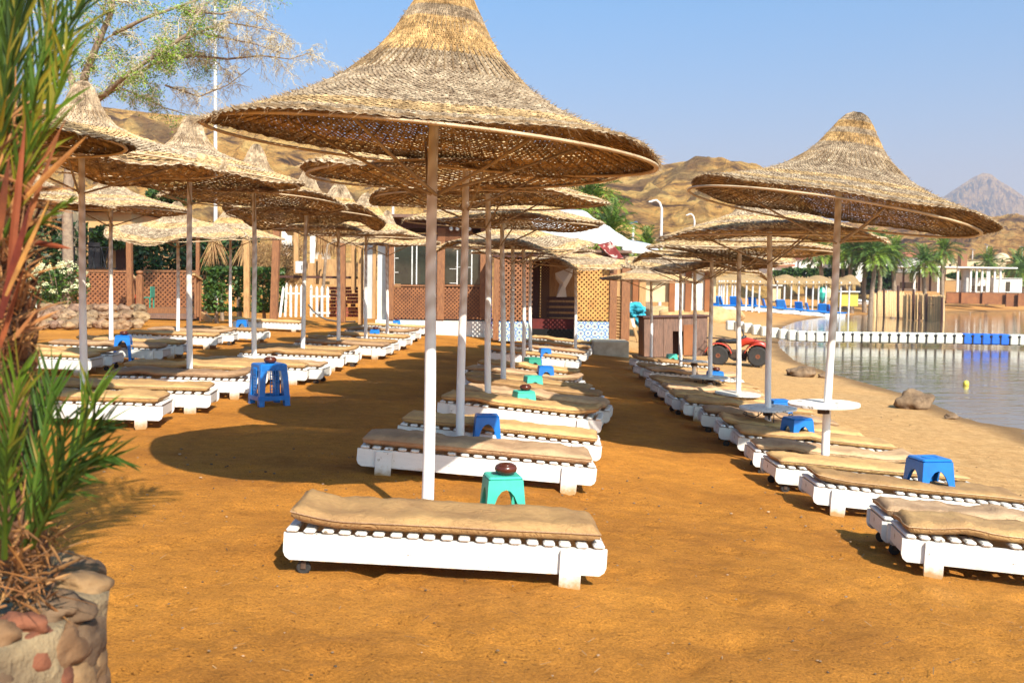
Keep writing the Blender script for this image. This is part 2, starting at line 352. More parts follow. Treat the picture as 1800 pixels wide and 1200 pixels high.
GREYW = mat('grey_render', (.55, .53, .50), (.42, .40, .37), 2, .85); BRICK = mat('red_brick_rubble', (.36, .10, .05), (.20, .05, .03), 9, .9, .01, tone=True); GLASSD = mat('dark_glass', (.035, .04, .03), (.02, .022, .018), 2, .08, spec=.8)
IRON = mat('black_iron', (.018, .017, .018), None, 8, .5); RUST = mat('rusty_iron', (.09, .05, .03), (.04, .02, .012), 12, .8); STEEL = mat('painted_steel', (.7, .69, .66), None, 6, .45)
STONE = mat('field_stone', (.33, .22, .13), (.13, .08, .045), 5, .92, .012, tone=True); STONEB = mat('pale_mortar', (.27, .19, .10), (.12, .08, .045), 6, .95, .02, tone=True); CONC = mat('concrete', (.50, .42, .30), (.36, .29, .2), 4, .9, .006)
LEAF = mat('leaf', (.075, .14, .022), (.03, .07, .012), 3, .55, tone=True, transl=.25); LEAFD = mat('dark_leaf', (.038, .085, .02), (.014, .036, .010), 3, .55, tone=True, transl=.15)
PALM = mat('palm_leaf', (.10, .17, .03), (.045, .085, .015), 1.2, .5, tone=True, transl=.25); DRY = mat('dry_palm_leaf', (.45, .28, .11), (.24, .11, .04), 6, .7, tone=True, transl=.2)
BARK = mat('bark', (.33, .24, .16), (.19, .13, .09), 7, .9, .01); FIBRE = mat('trunk_fibre', (.26, .12, .05), (.08, .03, .014), 8, .95, .02, tone=True); TWIG = mat('pale_twig', (.62, .52, .34), (.44, .35, .20), 6, .9)
TARP = mat('white_tarpaulin', (.82, .80, .76), (.70, .66, .58), 2, .6); REDC = mat('red_cloth', (.50, .36, .30), (.20, .025, .02), 3.5, .9, lo=.52, hi=.56); TURQ = mat('turquoise_cloth', (.03, .42, .55), (.02, .25, .36), 6, .7)
REDP = mat('red_plastic', (.55, .045, .015), (.42, .035, .015), 5, .3); BLK = mat('black_rubber', (.02, .019, .018), (.035, .03, .026), 12, .85); SEATB = mat('black_seat', (.015, .014, .014), None, 6, .4); RIM = mat('rusty_wheel', (.22, .07, .03), (.12, .04, .02), 9, .6, metal=.3)
FLOAT = mat('pale_float', (.66, .64, .56), (.48, .46, .38), 5, .55); FLOATB = mat('blue_float', (.01, .13, .60), (.01, .1, .5), 5, .45); REEDS = mat('reed_straw', (.66, .45, .22), (.42, .26, .12), 14, .9, .01, sv=(6, 6, .6), tone=True)
THATCHR = mat('palm_thatch', (.46, .30, .13), (.24, .14, .06), 9, .95, .03, tone=True, sv=(2, 2, 1)); PANEL = mat('solar_glass', (.10, .15, .22), None, 4, .15); FLOWER = mat('cream_flower', (.75, .74, .45), (.6, .62, .35), 9, .6); ROOFR = mat('red_roof_tile', (.48, .14, .07), None, 5, .8)
LATT = mat('lattice_wood', (.30, .115, .04), (.20, .075, .028), 4, .65); LATTY = mat('yellow_lattice_wood', (.60, .32, .08), (.45, .2, .05), 4, .65); RATT = mat('brown_barrier', (.30, .11, .035), (.2, .07, .025), 1.2, .85); YEL = mat('yellow_buoy', (.75, .6, .08), None, 4, .5)
# ------------------------------------------------------------------ sand terrain, water
def axis(core0, core1, step, lo, hi, gr):
    a = list(np.arange(core0, core1, step)); s = step; x = core0
    left = []
    while x > lo: s *= gr; x -= s; left.append(x)
    s = step; x = a[-1]; right = []
    while x < hi: s *= gr; x += s; right.append(x)
    return np.array(left[::-1] + a + right)
ax_ = axis(-5, 6, .07, -900, 900, 1.06); ay_ = axis(2.2, 13, .07, -40, 1500, 1.028)
GX, GY = np.meshgrid(ax_, ay_); shp = GX.shape
S = sdist(GX, GY); Z = ground(GX, GY)
rng = np.random.default_rng(3)
def vnoise(X, Y, sc, seed):
    r = np.random.default_rng(seed); T = r.random((256, 256)); x = X * sc + 1000; y = Y * sc + 1000; xi = np.floor(x).astype(int); yi = np.floor(y).astype(int); fx = x - xi; fy = y - yi
    fx = fx * fx * (3 - 2 * fx); fy = fy * fy * (3 - 2 * fy); g = lambda a, b: T[a % 256, b % 256]
    return (g(xi, yi) * (1 - fx) + g(xi + 1, yi) * fx) * (1 - fy) + (g(xi, yi + 1) * (1 - fx) + g(xi + 1, yi + 1) * fx) * fy - .5
near = 1 - ss(14, 30, GY)
Z = Z + near * (.030 * vnoise(GX, GY, 1.1, 1) + .022 * vnoise(GX, GY, 3.3, 2) + .016 * vnoise(GX, GY, 7, 3)) + (1 - near) * .06 * vnoise(GX, GY, .3, 4) * (S > 2)
for _ in range(260):   # scuffed foot marks
    fx, fy = uni(-2.4, 4), uni(3.6, 9); a = uni(0, PI); ca, sa = math.cos(a), math.sin(a)
    u = (GX - fx) * ca + (GY - fy) * sa; v = -(GX - fx) * sa + (GY - fy) * ca; q = (u / .14) ** 2 + (v / .06) ** 2
    Z -= .024 * np.exp(-q) - .007 * np.exp(-((np.sqrt(q) - 1.7) ** 2) * 4)
nv = shp[0] * shp[1]; idx = np.arange(nv).reshape(shp)
fs = np.stack([idx[:-1, :-1], idx[:-1, 1:], idx[1:, 1:], idx[1:, :-1]], -1).reshape(-1, 4)
me = bpy.data.meshes.new('sand'); me.from_pydata(np.stack([GX, GY, Z], -1).reshape(-1, 3).tolist(), [], fs.tolist())
ca_ = me.color_attributes.new('shore', 'FLOAT_COLOR', 'POINT'); arr = np.ones((nv, 4), np.float32)
nn = vnoise(GX, GY, .8, 8) * 1.6
arr[:, 0] = (ss(3.1, 4.4, GX + nn + .4 * vnoise(GX, GY, 4, 5)) * (1 - ss(60, 90, GY)) * .75 + ss(60, 90, GY) * .35).ravel(); arr[:, 1] = (1 - ss(.25, .9, S + nn * .25)).ravel() * .8; arr[:, 2] = 0
ca_.data.foreach_set('color', arr.ravel()); me.polygons.foreach_set('use_smooth', [True] * len(me.polygons)); me.materials.append(SAND)
obj('sand_ground', me, None, kind='structure')
q = MB()
for _ in range(500):   # grit, shell bits and dry straw scattered over the sand
    if rnd() < .7: Y = uni(3.4, 10) ; X = uni(-.45, .56) * Y
    else: Y = uni(8, 22); X = uni(2.5, 8)
    z = float(np.interp(0, [0], [gz(X, Y)])); r_ = uni(.003, .008) * (1.6 if Y > 8 else 1); tn = uni(.3, 1.1) if rnd() < .9 else 1.8; q.rock((X, Y, z + .012), r_, _, (1.3, 1, .7), 0, .3, (tn, tn * .95, tn * .88))
for _ in range(260):
    Y = uni(3.4, 11); X = uni(-.45, .55) * Y; z = gz(X, Y) + .014; a = uni(0, PI); l = uni(.02, .07); d = Vector((math.cos(a), math.sin(a), uni(-.1, .2))) * l; s_ = Vector((-math.sin(a), math.cos(a), 0)) * .0022; p = Vector((X, Y, z)); tn = uni(.5, 1.6); q.add([p - s_, p + s_, p + d + s_, p + d - s_], [(0, 1, 2, 3)], (tn, tn * .9, tn * .7))
obj('beach_grit', q, STONE, None, kind='stuff')
mb = MB(); mb.add([(4, -40, WZ), (900, -40, WZ), (900, 200, WZ), (4, 200, WZ)], [(0, 1, 2, 3)]); obj('sea_water', mb, WATER, kind='structure')
# ------------------------------------------------------------------ hills
def ridge(name, pts, D, depth, foot, seed, rough=1., tone=(1, 1, 1)):
    xs = [p[0] for p in pts]; ys = [p[1] for p in pts]; nu, nvv = 420, 70; V = []; T = []
    for i in range(nu + 1):
        px = xs[0] + (xs[-1] - xs[0]) * i / nu; py = np.interp(px, xs, ys); top = at(px, float(py), D); h = top.z - foot
        for j in range(nvv + 1):
            t = j / nvv; y = D - depth * (1 - t); X = top.x * (y / D)
            q = Vector((X * .012 + seed, y * .016, 0)); gul = 1 - abs(noise.noise(Vector((X * .055 + seed, y * .02, seed)))) * 2
            base = 1 - (1 - t) ** 1.5; st = t * 3.2 + noise.noise(q) * .8; cliff = (math.floor(st) + ss(.35, .65, st - math.floor(st))) / 3.2
            k = .55 * base + .45 * min(1, max(0, float(cliff)))
            f = (k * (1 + .0 * gul)) * h + (noise.fractal(Vector((X * .04, y * .04, seed)), 1., 2., 5) * .11 * h * rough + (noise.fractal(Vector((X * .17, y * .10, seed + 4)), 1., 2.2, 4) * .045 + abs(noise.noise(Vector((X * .09, y * .03, seed + 9)))) * -.09) * h * rough - (1 - gul) * .10 * h) * math.sin(PI * min(1, t * 1.0)) ** .5 * (1 if t < .97 else .4)
            if j == nvv: f = h
            V.append((X, y, foot + f)); 
        V.append((top.x * 1.2, D * 1.25, foot - 5))
    n1 = nvv + 2; Fc = [(i * n1 + j, (i + 1) * n1 + j, (i + 1) * n1 + j + 1, i * n1 + j + 1) for i in range(nu) for j in range(nvv + 1)]
    mb = MB(); mb.v = V; mb.f = Fc; mb.c = [tone] * len(Fc); mb.c[0] = (.99, .99, .99)
    return obj(name, mb, HILL, kind='structure')
ridge('hill', [(-300, 150), (-100, 165), (0, 178), (180, 188), (260, 198), (355, 206), (420, 215), (480, 225), (600, 243), (750, 262), (900, 285), (1000, 300), (1107, 302), (1160, 291), (1200, 284), (1250, 281), (1300, 284), (1350, 300), (1400, 340), (1440, 378), (1480, 410), (1530, 470), (1560, 520)], 300, 150, -1.5, 3.)
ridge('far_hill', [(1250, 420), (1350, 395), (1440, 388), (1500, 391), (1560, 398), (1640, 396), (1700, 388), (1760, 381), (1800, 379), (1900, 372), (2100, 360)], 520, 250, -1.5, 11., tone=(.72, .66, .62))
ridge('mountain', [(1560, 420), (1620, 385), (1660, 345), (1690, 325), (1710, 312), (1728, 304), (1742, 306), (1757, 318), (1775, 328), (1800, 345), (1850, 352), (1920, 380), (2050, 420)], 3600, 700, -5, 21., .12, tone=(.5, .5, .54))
# ------------------------------------------------------------------ umbrellas
PROF = [(0, 1.0), (.035, .995), (.07, .965), (.11, .89), (.155, .78), (.21, .645), (.29, .50), (.39, .375), (.52, .265), (.66, .175), (.80, .10), (.92, .04), (1, 0)]
FLAT = [(0, 1.0), (.03, .99), (.055, .95), (.085, .85), (.12, .70), (.165, .56), (.24, .44), (.36, .345), (.52, .25), (.75, .13), (.9, .05), (1, -.02)]
def canopy(R, H, nc, nseg, prof, seed, wave=.0, k=3, bands=(), hair=1200, sag=0.):
    """woven straw cone: every course is a rope that passes over and under the radial stakes"""
    rg = np.random.default_rng(seed); px = [p[0] for p in prof]; pz = [p[1] for p in prof]
    th = np.arange(nseg) * 2 * PI / nseg; V = []; Fc = []; Cc = []
    # arc length sampling
    tt = np.linspace(0, 1, 400); zz = np.interp(tt, px, pz) * H; s = np.concatenate([[0], np.cumsum(np.hypot(np.diff(tt * R), np.diff(zz)))]); L = s[-1]
    sp_ = L / nc; ph = rg.uniform(0, 6); ph2 = rg.uniform(0, 6)
    def surf(t, th_):
        z = np.interp(t, px, pz) * H + wave * t ** 2.2 * (np.sin(k * th_ + ph) + .45 * np.sin((2 * k + 1) * th_ + ph2)) + sag * t ** 2 * np.cos(th_ + ph)
        rr = t * R * (1 + .018 * np.sin(5 * th_ + ph2) * t); return rr * np.cos(th_), rr * np.sin(th_), z
    big = rg.uniform(-.12, .12, 64); fi = np.arange(nseg)
    for c in range(nc):
        sc = (c + .6) * sp_; t = float(np.interp(sc, s, tt)); slope = (np.interp(min(1, t + .01), px, pz) - np.interp(max(0, t - .01), px, pz)) * H / (.02 * R)
        nrm = 1 / math.hypot(1, slope); nr, nz = -slope * nrm, nrm    # outward normal (r,z)
        tr, tz = nrm, slope * nrm
        j = np.interp(th, np.linspace(0, 2 * PI, 40), np.append(rg.normal(0, 1, 39), 0)) * sp_ * .16
        und = np.where((fi // 2 + c) % 2 == 0, 1, -1) * sp_ * .18 + rg.normal(0, sp_ * .08, nseg)
        tj = np.clip(t + j / R * tr, 0, 1.01); x, y, z = surf(tj, th); r = np.hypot(x, y); a = sp_ * .74 * rg.uniform(.93, 1.12); bt = sp_ * .2
        base = len(V)
        for (o1, o2) in ((a, 0), (0, bt), (-a, 0), (0, -bt)):
            rr = r + o1 * tr + (o2 + und) * nr; z2 = z + o1 * tz + (o2 + und) * nz
            V.extend(np.stack([rr * np.cos(th), rr * np.sin(th), z2], -1).tolist())
        tn = np.array([1., 1., 1.]) * rg.uniform(.82, 1.12)
        for (b0, b1, col) in bands:
            if b0 < t < b1: tn = np.array(col) * rg.uniform(.92, 1.1)
        tl = (1 + big[(fi * 64 // nseg + c * 5) % 64] + rg.uniform(-.22, .22, nseg))[:, None] * tn
        for q in range(4):
            q2 = (q + 1) % 4; A = base + q * nseg; B = base + q2 * nseg; nx = (fi + 1) % nseg
            Fc.append(np.stack([A + fi, A + nx, B + nx, B + fi], -1)); Cc.append(tl)
    V = list(map(tuple, V)); Fc = np.concatenate(Fc).tolist(); Cc = np.concatenate(Cc)
    mb = MB(); mb.v = V; mb.f = [tuple(f) for f in Fc]; mb.c = [tuple(c) for c in Cc.tolist()]
    for i in range(hair):   # loose straws standing off the weave and at the rim
        edge = rnd() < .55; t = uni(.93, 1.0) if edge else uni(.05, 1) ** .6; q = uni(0, 2 * PI); x, y, z = [float(v) for v in surf(np.array(t), np.array(q))]
        out = Vector((math.cos(q), math.sin(q), 0)); tan = Vector((-out.y, out.x, 0)); ln = uni(.03, .10) if edge else uni(.02, .05)
        d = (out * uni(.3, 1) + tan * uni(-1, 1) + Vector((0, 0, uni(-.8, .25) if edge else uni(.1, .6)))).normalized(); p = Vector((x, y, z)); wv = tan.cross(d).normalized() * .003
        if not edge: p += Vector((0, 0, .01))
        mb.add([p - wv, p + wv, p + d * ln], [(0, 1, 2)], (1.05, 1, .9))
    # radial stakes under the weave
    for i in range(max(24, nseg // 8)):
        q = 2 * PI * i / max(24, nseg // 8); pts = []
        for t in (.03, .12, .25, .45, .7, .985):
            x, y, z = [float(v) for v in surf(np.array(t), np.array(q))]; pts.append((x, y, z - .012))
        mb.tube(pts, .006, 3, False, (.8, .72, .6))
    # twisted bundle along the rim
    for kx in range(2):
        pts = []
        for i in range(97):
            q = 2 * PI * i / 96; x, y, z = [float(v) for v in surf(np.array(.985), np.array(q))]; o = math.sin(q * 30 + kx * PI) * .012
            pts.append((x + math.cos(q) * o, y + math.sin(q) * o, z + math.cos(q * 30 + kx * PI) * .012))
        mb.tube(pts, .013, 5, False, (.78, .7, .58))
    me = mb.mesh('canopy'); return me
YB = (1.25, 1.05, .68); PB = (1.25, 1.12, .82)
CAN = {
 'near': canopy(1.62, 1.13, 108, 560, PROF, 1, .035, 2, ((.07, .10, YB), (.115, .15, YB), (.18, .30, YB), (.78, .90, PB)), 5200),
 'sea': canopy(1.62, 1.05, 100, 520, PROF, 5, .03, 3, ((.11, .145, YB), (.17, .215, YB), (.60, .68, PB), (.80, .88, PB)), 4200),
 'flat': canopy(1.6, .78, 62, 260, FLAT, 2, .05, 2, ((.45, .62, PB), (.75, .95, PB)), 2600),
 'wavy': canopy(1.6, .80, 60, 260, FLAT, 3, .10, 3, ((.3, .5, PB), (.8, .97, PB)), 2600),
 'bell': canopy(1.6, .95, 62, 260, PROF, 4, .04, 2, ((.2, .3, YB), (.5, .9, PB)), 2400)}
CAN['dark'] = CAN['bell'].copy(); CAN['dark'].materials.append(THATCH_SHADED)  # darkened copy of the canopy: underside shade put into the straw colour
for k_, me_ in CAN.items(): (me_.materials.append(THATCH if k_ in ('near', 'sea') else THATCH_PALE) if not me_.materials else None)
hm = MB(); hm.tube([(math.cos(q * PI / 40), math.sin(q * PI / 40), 0) for q in range(81)], .0125, 8, False); HOOP = hm.mesh('hoop', True); HOOP.materials.append(mat('cane', (.66, .50, .31), (.45, .31, .18), 6, .6, .003))
pm = MB(); pm.tube([(.004 * math.sin(z * 2.1), .004 * math.cos(z * 1.3), z) for z in [i * .25 for i in range(0, 14)]], [.043 - .001 * i for i in range(14)], 16); 
def umbrella(name, label, px_base, Y, px_top, zr, R, H, kind, tiltr=0., tiltn=0., hoop=(1., 0., 0.), nstrut=3, xoff=0., group='woven straw umbrellas on the beach', pr=1., rz=0.):
    """pole base at photo column px_base, depth Y; rim centre at height zr; tiltr degrees down to the right, tiltn down to the viewer"""
    lo, hi = 480., 1200.
    b = None
    for _ in range(40):
        mid = (lo + hi) / 2; q = gp(px_base, mid)
        if q.y > Y: lo = mid
        else: hi = mid
    b = gp(px_base, mid); b.z = gz(b.x, b.y)
    # top: column px_top at height zr
    lo, hi = -400., 900.
    for _ in range(40):
        mid = (lo + hi) / 2
        if at(px_top, mid, Y).z > zr: lo = mid
        else: hi = mid
    tp = at(px_top, mid, b.y); ln = (tp - b).length; q = (tp - b).to_track_quat('Z', 'Y')
    t = thing(name, label, 'beach umbrella', b, q, group)
    hp = H * .93; L = ln + hp
    mbp = MB(); nseg = 13
    mbp.tube([(.006 * math.sin(i * .9 + Y), .006 * math.cos(i * .7 + Y), -.15 + (L + .05) * i / nseg) for i in range(nseg + 1)], [(.046 - .0011 * i) * pr for i in range(nseg + 1)], 14)
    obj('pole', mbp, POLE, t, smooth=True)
    inv = q.inverted(); R3 = Matrix.Rotation(math.radians(tiltr), 3, 'Y') @ Matrix.Rotation(math.radians(tiltn), 3, 'X')
    qc = inv @ R3.to_quaternion(); s = R / 1.6
    cq = qc @ Quaternion((0, 0, 1), rz); off = inv @ Vector((xoff, 0, 0))
    obj('canopy', CAN[kind], None, t, Vector((0, 0, ln)) + off, rot=cq, scale=(s, s, H / {'near': 1.13, 'sea': 1.05, 'flat': .78, 'wavy': .8, 'bell': .95, 'dark': .95}[kind]))
    hr, hz, hx = hoop; hc = Vector((0, 0, ln - .03 + hz)) + off + inv @ Vector((hx, 0, 0))
    obj('hoop', HOOP, None, t, hc, rot=qc, scale=(R * .965 * hr, R * .965 * hr, 1))
    z0 = ln * .87
    for i in range(nstrut):
        a = 2 * PI * (i + .37) / nstrut; e = hc + qc @ Vector((math.cos(a) * R * .72, math.sin(a) * R * .72, H * .13)); st = MB()
        s0 = Vector((math.cos(a) * .03, math.sin(a) * .03, z0)); st.tube([s0, s0.lerp(e, .5) + Vector((0, 0, -.015)), e], [.013, .012, .010], 6); obj('strut', st, WICK, t, smooth=True)
    return t, b
UMB = []
U = umbrella('straw_umbrella', 'tall cone straw umbrella with tilted cane hoop behind the front mustard mattress', 751, 7.2, 762, 2.66, 1.62, 1.18, 'near', 4.6, 2.2, (1.02, .0, 0), 5)
MID = [('flat', 808, 10.2, 819, 2.80, 1.64, .86, -1, 1), ('flat', 858, 13.1, 858, 2.80, 1.55, .8, 0, 0), ('flat', 885, 15.9, 883, 2.68, 1.58, .80, 1, 1), ('wavy', 901, 18.7, 901, 2.42, 1.5, .75, 0, 3), ('flat', 921, 21.4, 921, 2.5, 1.5, .7, 1, 2), ('bell', 932, 24.3, 932, 2.45, 1.45, .7, 2, 2), ('wavy', 1012, 26.5, 1012, 2.35, 1.45, .62, 2, 6)]
for i, (kd, xb, Y, xt, zr, R, H, tr, tn) in enumerate(MID):
    umbrella('straw_umbrella', 'pale straw umbrella on a white pole, %s in the middle row' % ('farthest' if i == 6 else ORD[i + 2] + ' from the front'), xb, Y, xt, zr, R, H, kd, tr, tn, rz=i * 1.3)
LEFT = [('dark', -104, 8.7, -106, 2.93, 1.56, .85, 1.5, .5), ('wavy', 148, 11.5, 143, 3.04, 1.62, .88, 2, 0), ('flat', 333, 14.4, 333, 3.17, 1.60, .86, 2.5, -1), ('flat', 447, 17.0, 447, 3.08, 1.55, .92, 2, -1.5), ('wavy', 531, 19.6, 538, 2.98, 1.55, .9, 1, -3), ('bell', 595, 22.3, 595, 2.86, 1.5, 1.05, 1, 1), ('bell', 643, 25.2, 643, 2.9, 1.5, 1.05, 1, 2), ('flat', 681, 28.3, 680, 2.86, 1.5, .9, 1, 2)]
for i, (kd, xb, Y, xt, zr, R, H, tr, tn) in enumerate(LEFT):
    lab = 'shade-coloured straw umbrella cut off by the left edge, behind the dry palm leaves' if i == 0 else 'straw umbrella whose pole shows, %s in the left row' % ('farthest' if i == 7 else ORD[i] + ' from the front')
    umbrella('straw_umbrella', lab, xb, Y, xt, zr, R, H, kd, tr, tn, rz=i * 1.7 + .5)
REAR = [('flat', 42, 17.6, 42, 3.05, 1.5, .8, 2, 0), ('flat', 195, 19.8, 195, 3.12, 1.5, .75, 2, 1), ('wavy', 313, 24.2, 313, 2.85, 1.65, .75, 1, 9), ('bell', 405, 28, 405, 2.95, 1.5, .8, 1, 4)]
for i, (kd, xb, Y, xt, zr, R, H, tr, tn) in enumerate(REAR):
    umbrella('straw_umbrella', 'pale straw umbrella, %s in the rear left row by the patio' % ('farthest' if i == 3 else ORD[i + 1] + ' from the front'), xb, Y, xt, zr, R, H, kd, tr, tn, rz=i * 2.1 + .9)
RIGHT = [('sea', 1448, 10.65, 1474, 2.55, 1.55, 1.0, 9.2, 1.5), ('flat', 1350, 13.3, 1353, 2.38, 1.50, .80, 0, 1), ('flat', 1297, 16.5, 1300, 2.33, 1.55, .7, 1, 0), ('wavy', 1248, 18.9, 1251, 2.22, 1.5, .7, 2, 2), ('wavy', 1220, 21.4, 1222, 2.12, 1.5, .75, 3, 3), ('flat', 1196, 24.4, 1196, 2.18, 1.45, .6, 1, 2), ('bell', 1145, 27.6, 1145, 1.92, 1.42, .62, 1, 2)]
TABLES = [(123, 710), (100, 717), (80, 692), (70, 663), (52, 635)]
for i, (kd, xb, Y, xt, zr, R, H, tr, tn) in enumerate(RIGHT):
    lab = 'cone straw umbrella with wide loose cane hoop and leaning pole, nearest in the waterside row' if i == 0 else 'straw umbrella on a white pole, %s in the waterside row' % ('farthest' if i == 6 else ORD[i + 1] + ' from the front')
    t, b = umbrella('straw_umbrella', lab, xb, Y, xt, zr, R, H, kd, tr, tn, (1.0, -.03, -.1) if i == 0 else (1., 0, 0), rz=i * 1.1 + .3)
    if i < 5:
        wpx, py = TABLES[i]; pp = at(xb, py, b.y); r = wpx / 2 / F * b.y
        tt = thing('round_table', ['chipped white round table', 'round table with iron scrolls below', 'sagging grey round table', 'pale round table with iron scrolls', 'small round table with an iron scroll'][i] + ' round the pole of the %s waterside umbrella' % ('nearest', 'second', 'third', 'fourth', 'fifth')[i], 'table', (pp.x, b.y, pp.z), (math.radians(uni(-2, 2)), math.radians(uni(-2, 3)), i), 'round tables fixed to the waterside poles')
        q = MB()
        for k in range(7):   # planks cut to a disc
            w_ = 2 * r / 7; y0 = -r + k * w_ + .004; y1 = y0 + w_ - .006; pts = []
            n8 = 10
            for s_ in range(n8 + 1): y = y0 + (y1 - y0) * s_ / n8; pts.append((math.sqrt(max(1e-5, r * r - y * y)), y))
            for s_ in range(n8, -1, -1): y = y0 + (y1 - y0) * s_ / n8; pts.append((-math.sqrt(max(1e-5, r * r - y * y)), y))
            q.prism(pts, -.012, .012 + .002 * (k % 2), axis='z')
        obj('table_top', q, PAINT_TABLE, tt)
        q = MB(); q.lathe([(.055, -.10), (.065, -.10), (.065, -.014), (.055, -.014)], 16); obj('collar', q, RUST, tt)
        if i:
            for a in range(4):
                aa = a * PI / 2 + .4; q = MB(); pts = []
                for s_ in range(18):
                    u = s_ / 17; rr = .05 + (r * .75) * u; zc = -.03 - .10 * math.sin(u * PI) + .0
                    if u > .75: ang = (u - .75) / .25 * 4.5; rr = .05 + r * .66 + .03 * math.cos(ang); zc = -.09 + .03 * math.sin(ang)
                    pts.append((math.cos(aa) * rr, math.sin(aa) * rr, zc))
                q.tube(pts, .007, 5); obj('scroll_bracket', q, IRON, tt)
            for a in (.9, 3.8):
                q = MB(); q.tube([(math.cos(a) * r * .6, math.sin(a) * r * .6, -.015), (math.cos(a) * r * .62, math.sin(a) * r * .62, -.28)], .006, 5); obj('hanging_rod', q, IRON, tt)
# ------------------------------------------------------------------ loungers
BL = 1.95; BW = .62; RT = .262
def rail_poly():
    z0, z1 = .088, .245; return [(0.0, z1), (0.0, z0 + .05), (.012, z0 + .02), (.04, z0), (BL - .04, z0), (BL - .012, z0 + .02), (BL, z0 + .05), (BL, z1)]
def make_bed(variant):
    t = thing('sun_lounger', 'x', 'sun lounger', (0, 0, 0), None, 'white slatted wooden loungers')
    for y in (0, BW - .03):
        q = MB(); q.prism(rail_poly(), y, y + .03); obj('side_rail', q, PAINT, t)
    for x in (.02, BL - .05):
        q = MB(); q.box((x + .015, BW / 2, .185), (.03, BW - .062, .11)); obj('end_board', q, PAINT, t)
    q = MB(); n = 19; g = BL / n
    for k in range(n):
        if variant == 1 and k == 6: continue
        if variant == 2 and k == 12: continue
        sk = uni(-.006, .006); q.box((g * (k + .5) + sk, BW / 2 + uni(-.004, .004), RT + uni(-.002, .002)), (g * .68, BW + .03, .026), Matrix.Rotation(uni(-.008, .008), 3, 'Z'), .010)
    obj('slatted_deck', q, PAINT_WORN if variant != 1 else PAINT, t)
    ends = {0: ('wheel', 'leg'), 1: ('leg', 'leg'), 2: ('leg', 'wheel')}[variant]
    for e, kind in zip((0, 1), ends):
        x = .22 if e == 0 else BL - .22
        for y in (0, 1):
            if kind == 'leg':
                yy = -.032 if y == 0 else BW + .002
                w_ = .065; q = MB(); q.prism([(x - w_, .235), (x - w_, .02), (x - w_ + .02, -.03), (x + w_ - .02, -.03), (x + w_, .02), (x + w_, .235)], yy, yy + .03); obj('leg', q, PAINT_WORN, t)
            else:
                yy = .05 if y == 0 else BW - .05; xx = x - .10 if e == 0 else x + .1
                q = MB(); q.lathe([(.01, -.014), (.035, -.014), (.043, -.008), (.043, .008), (.035, .014), (.01, .014)], 16, (xx, yy, .035), ax='y'); w_ = obj('wheel', q, BLK, t, smooth=False)
                q = MB(); q.box((xx, yy - .02, .07), (.03, .006, .08)); q.box((xx, yy + .02, .07), (.03, .006, .08)); q.tube([(xx, yy - .024, .035), (xx, yy + .024, .035)], .006, 6); obj('fork', q, RUST, w_)
    return t
def mattress_mesh(variant, seed):
    rg = random.Random(seed); nx, ny = 46, 10; L = 1.86; W = .555; th = .095; top = []; V = []; Fc = []
    o = Vector((seed * 3.7, seed * 1.9, 0)); fold = rg.uniform(.5, 1.2)
    def lift(x):
        a = 0
        if variant == 1: a = .04 * max(0, 1 - x / .30) ** 1.4            # head end turned up
        if variant == 2: a = .03 * math.exp(-((x - fold) / .12) ** 2)
        if variant == 3: a = .06 * max(0, (x - 1.5) / .36) ** 1.5 + .03 * math.exp(-((x - .4) / .15) ** 2)
        return a
    for side in (1, 0):
        for i in range(nx + 1):
            for j in range(ny + 1):
                u = i / nx; v = j / ny; x = u * L; y = v * W; ed = min(u * L, (1 - u) * L, v * W, (1 - v) * W); e = min(1, ed / .042); bulge = math.sqrt(max(0, 1 - (1 - e) ** 2))
                p = Vector((x * 3, y * 3, seed)); wr = noise.noise(p * 1.1 + o) * .016 + noise.noise(Vector((x * 11, y * 2.2, seed))) * .010 + abs(noise.noise(Vector((x * 5 + y * 4, y * 7 - x * 3, seed + 5)))) * -.014
                mid = th * .45; half = th * .5 * (.38 + .62 * bulge); bend = lift(x)
                if side: z = mid + half + wr * bulge * 1.3 + bend
                else: z = mid - half * .9 + bend
                sy = y + noise.noise(Vector((x * 1.6, seed, 2))) * .03 + (bulge - 1) * 0; sx = x + (noise.noise(Vector((y * 4, seed, 1))) * .02)
                if variant == 3: sy += .05 * u
                V.append((sx, sy, z))
    n1 = ny + 1; off = (nx + 1) * n1
    for i in range(nx):
        for j in range(ny):
            a = i * n1 + j; Fc.append((a, a + n1, a + n1 + 1, a + 1)); a += off; Fc.append((a, a + 1, a + n1 + 1, a + n1))
    for i in range(nx):
        for j in (0, ny):
            a = i * n1 + j; f = (a, a + off, a + n1 + off, a + n1); Fc.append(f if j == 0 else f[::-1])
    for j in range(ny):
        for i in (0, nx):
            a = i * n1 + j; f = (a, a + 1, a + 1 + off, a + off); Fc.append(f if i == 0 else f[::-1])
    mb = MB(); mb.add(V, Fc)
    seam = MB(); pts = []
    ring = [(i, 0) for i in range(0, nx + 1, 2)] + [(nx, j) for j in range(2, ny + 1, 2)] + [(i, ny) for i in range(nx - 2, -1, -2)] + [(0, j) for j in range(ny - 2, -1, -2)]
    for i, j in ring:
        a = Vector(V[i * n1 + j]); b_ = Vector(V[i * n1 + j + off]); q = a.lerp(b_, .25); cx = Vector((L / 2, W / 2, q.z)); q += Vector(((0 if 0 < i < nx else (1 if i else -1)) * .004, (1 if j == ny else (-1 if j == 0 else 0)) * .004, 0)); pts.append(q)
    seam.tube(pts + [pts[0]], .0045, 5, False)
    a = mb.mesh('cover', True); b = seam.mesh('piping', True); return a, b
MMESH = []
for i, vr in enumerate((1, 0, 2, 3, 2, 1, 0, 3, 2)):
    a, b = mattress_mesh(vr, i + 1); a.materials.append(MATT if i % 3 != 1 else MATT2); b.materials.append(MATS['rusty_iron'] if i == 99 else MATT2); MMESH.append((a, b))
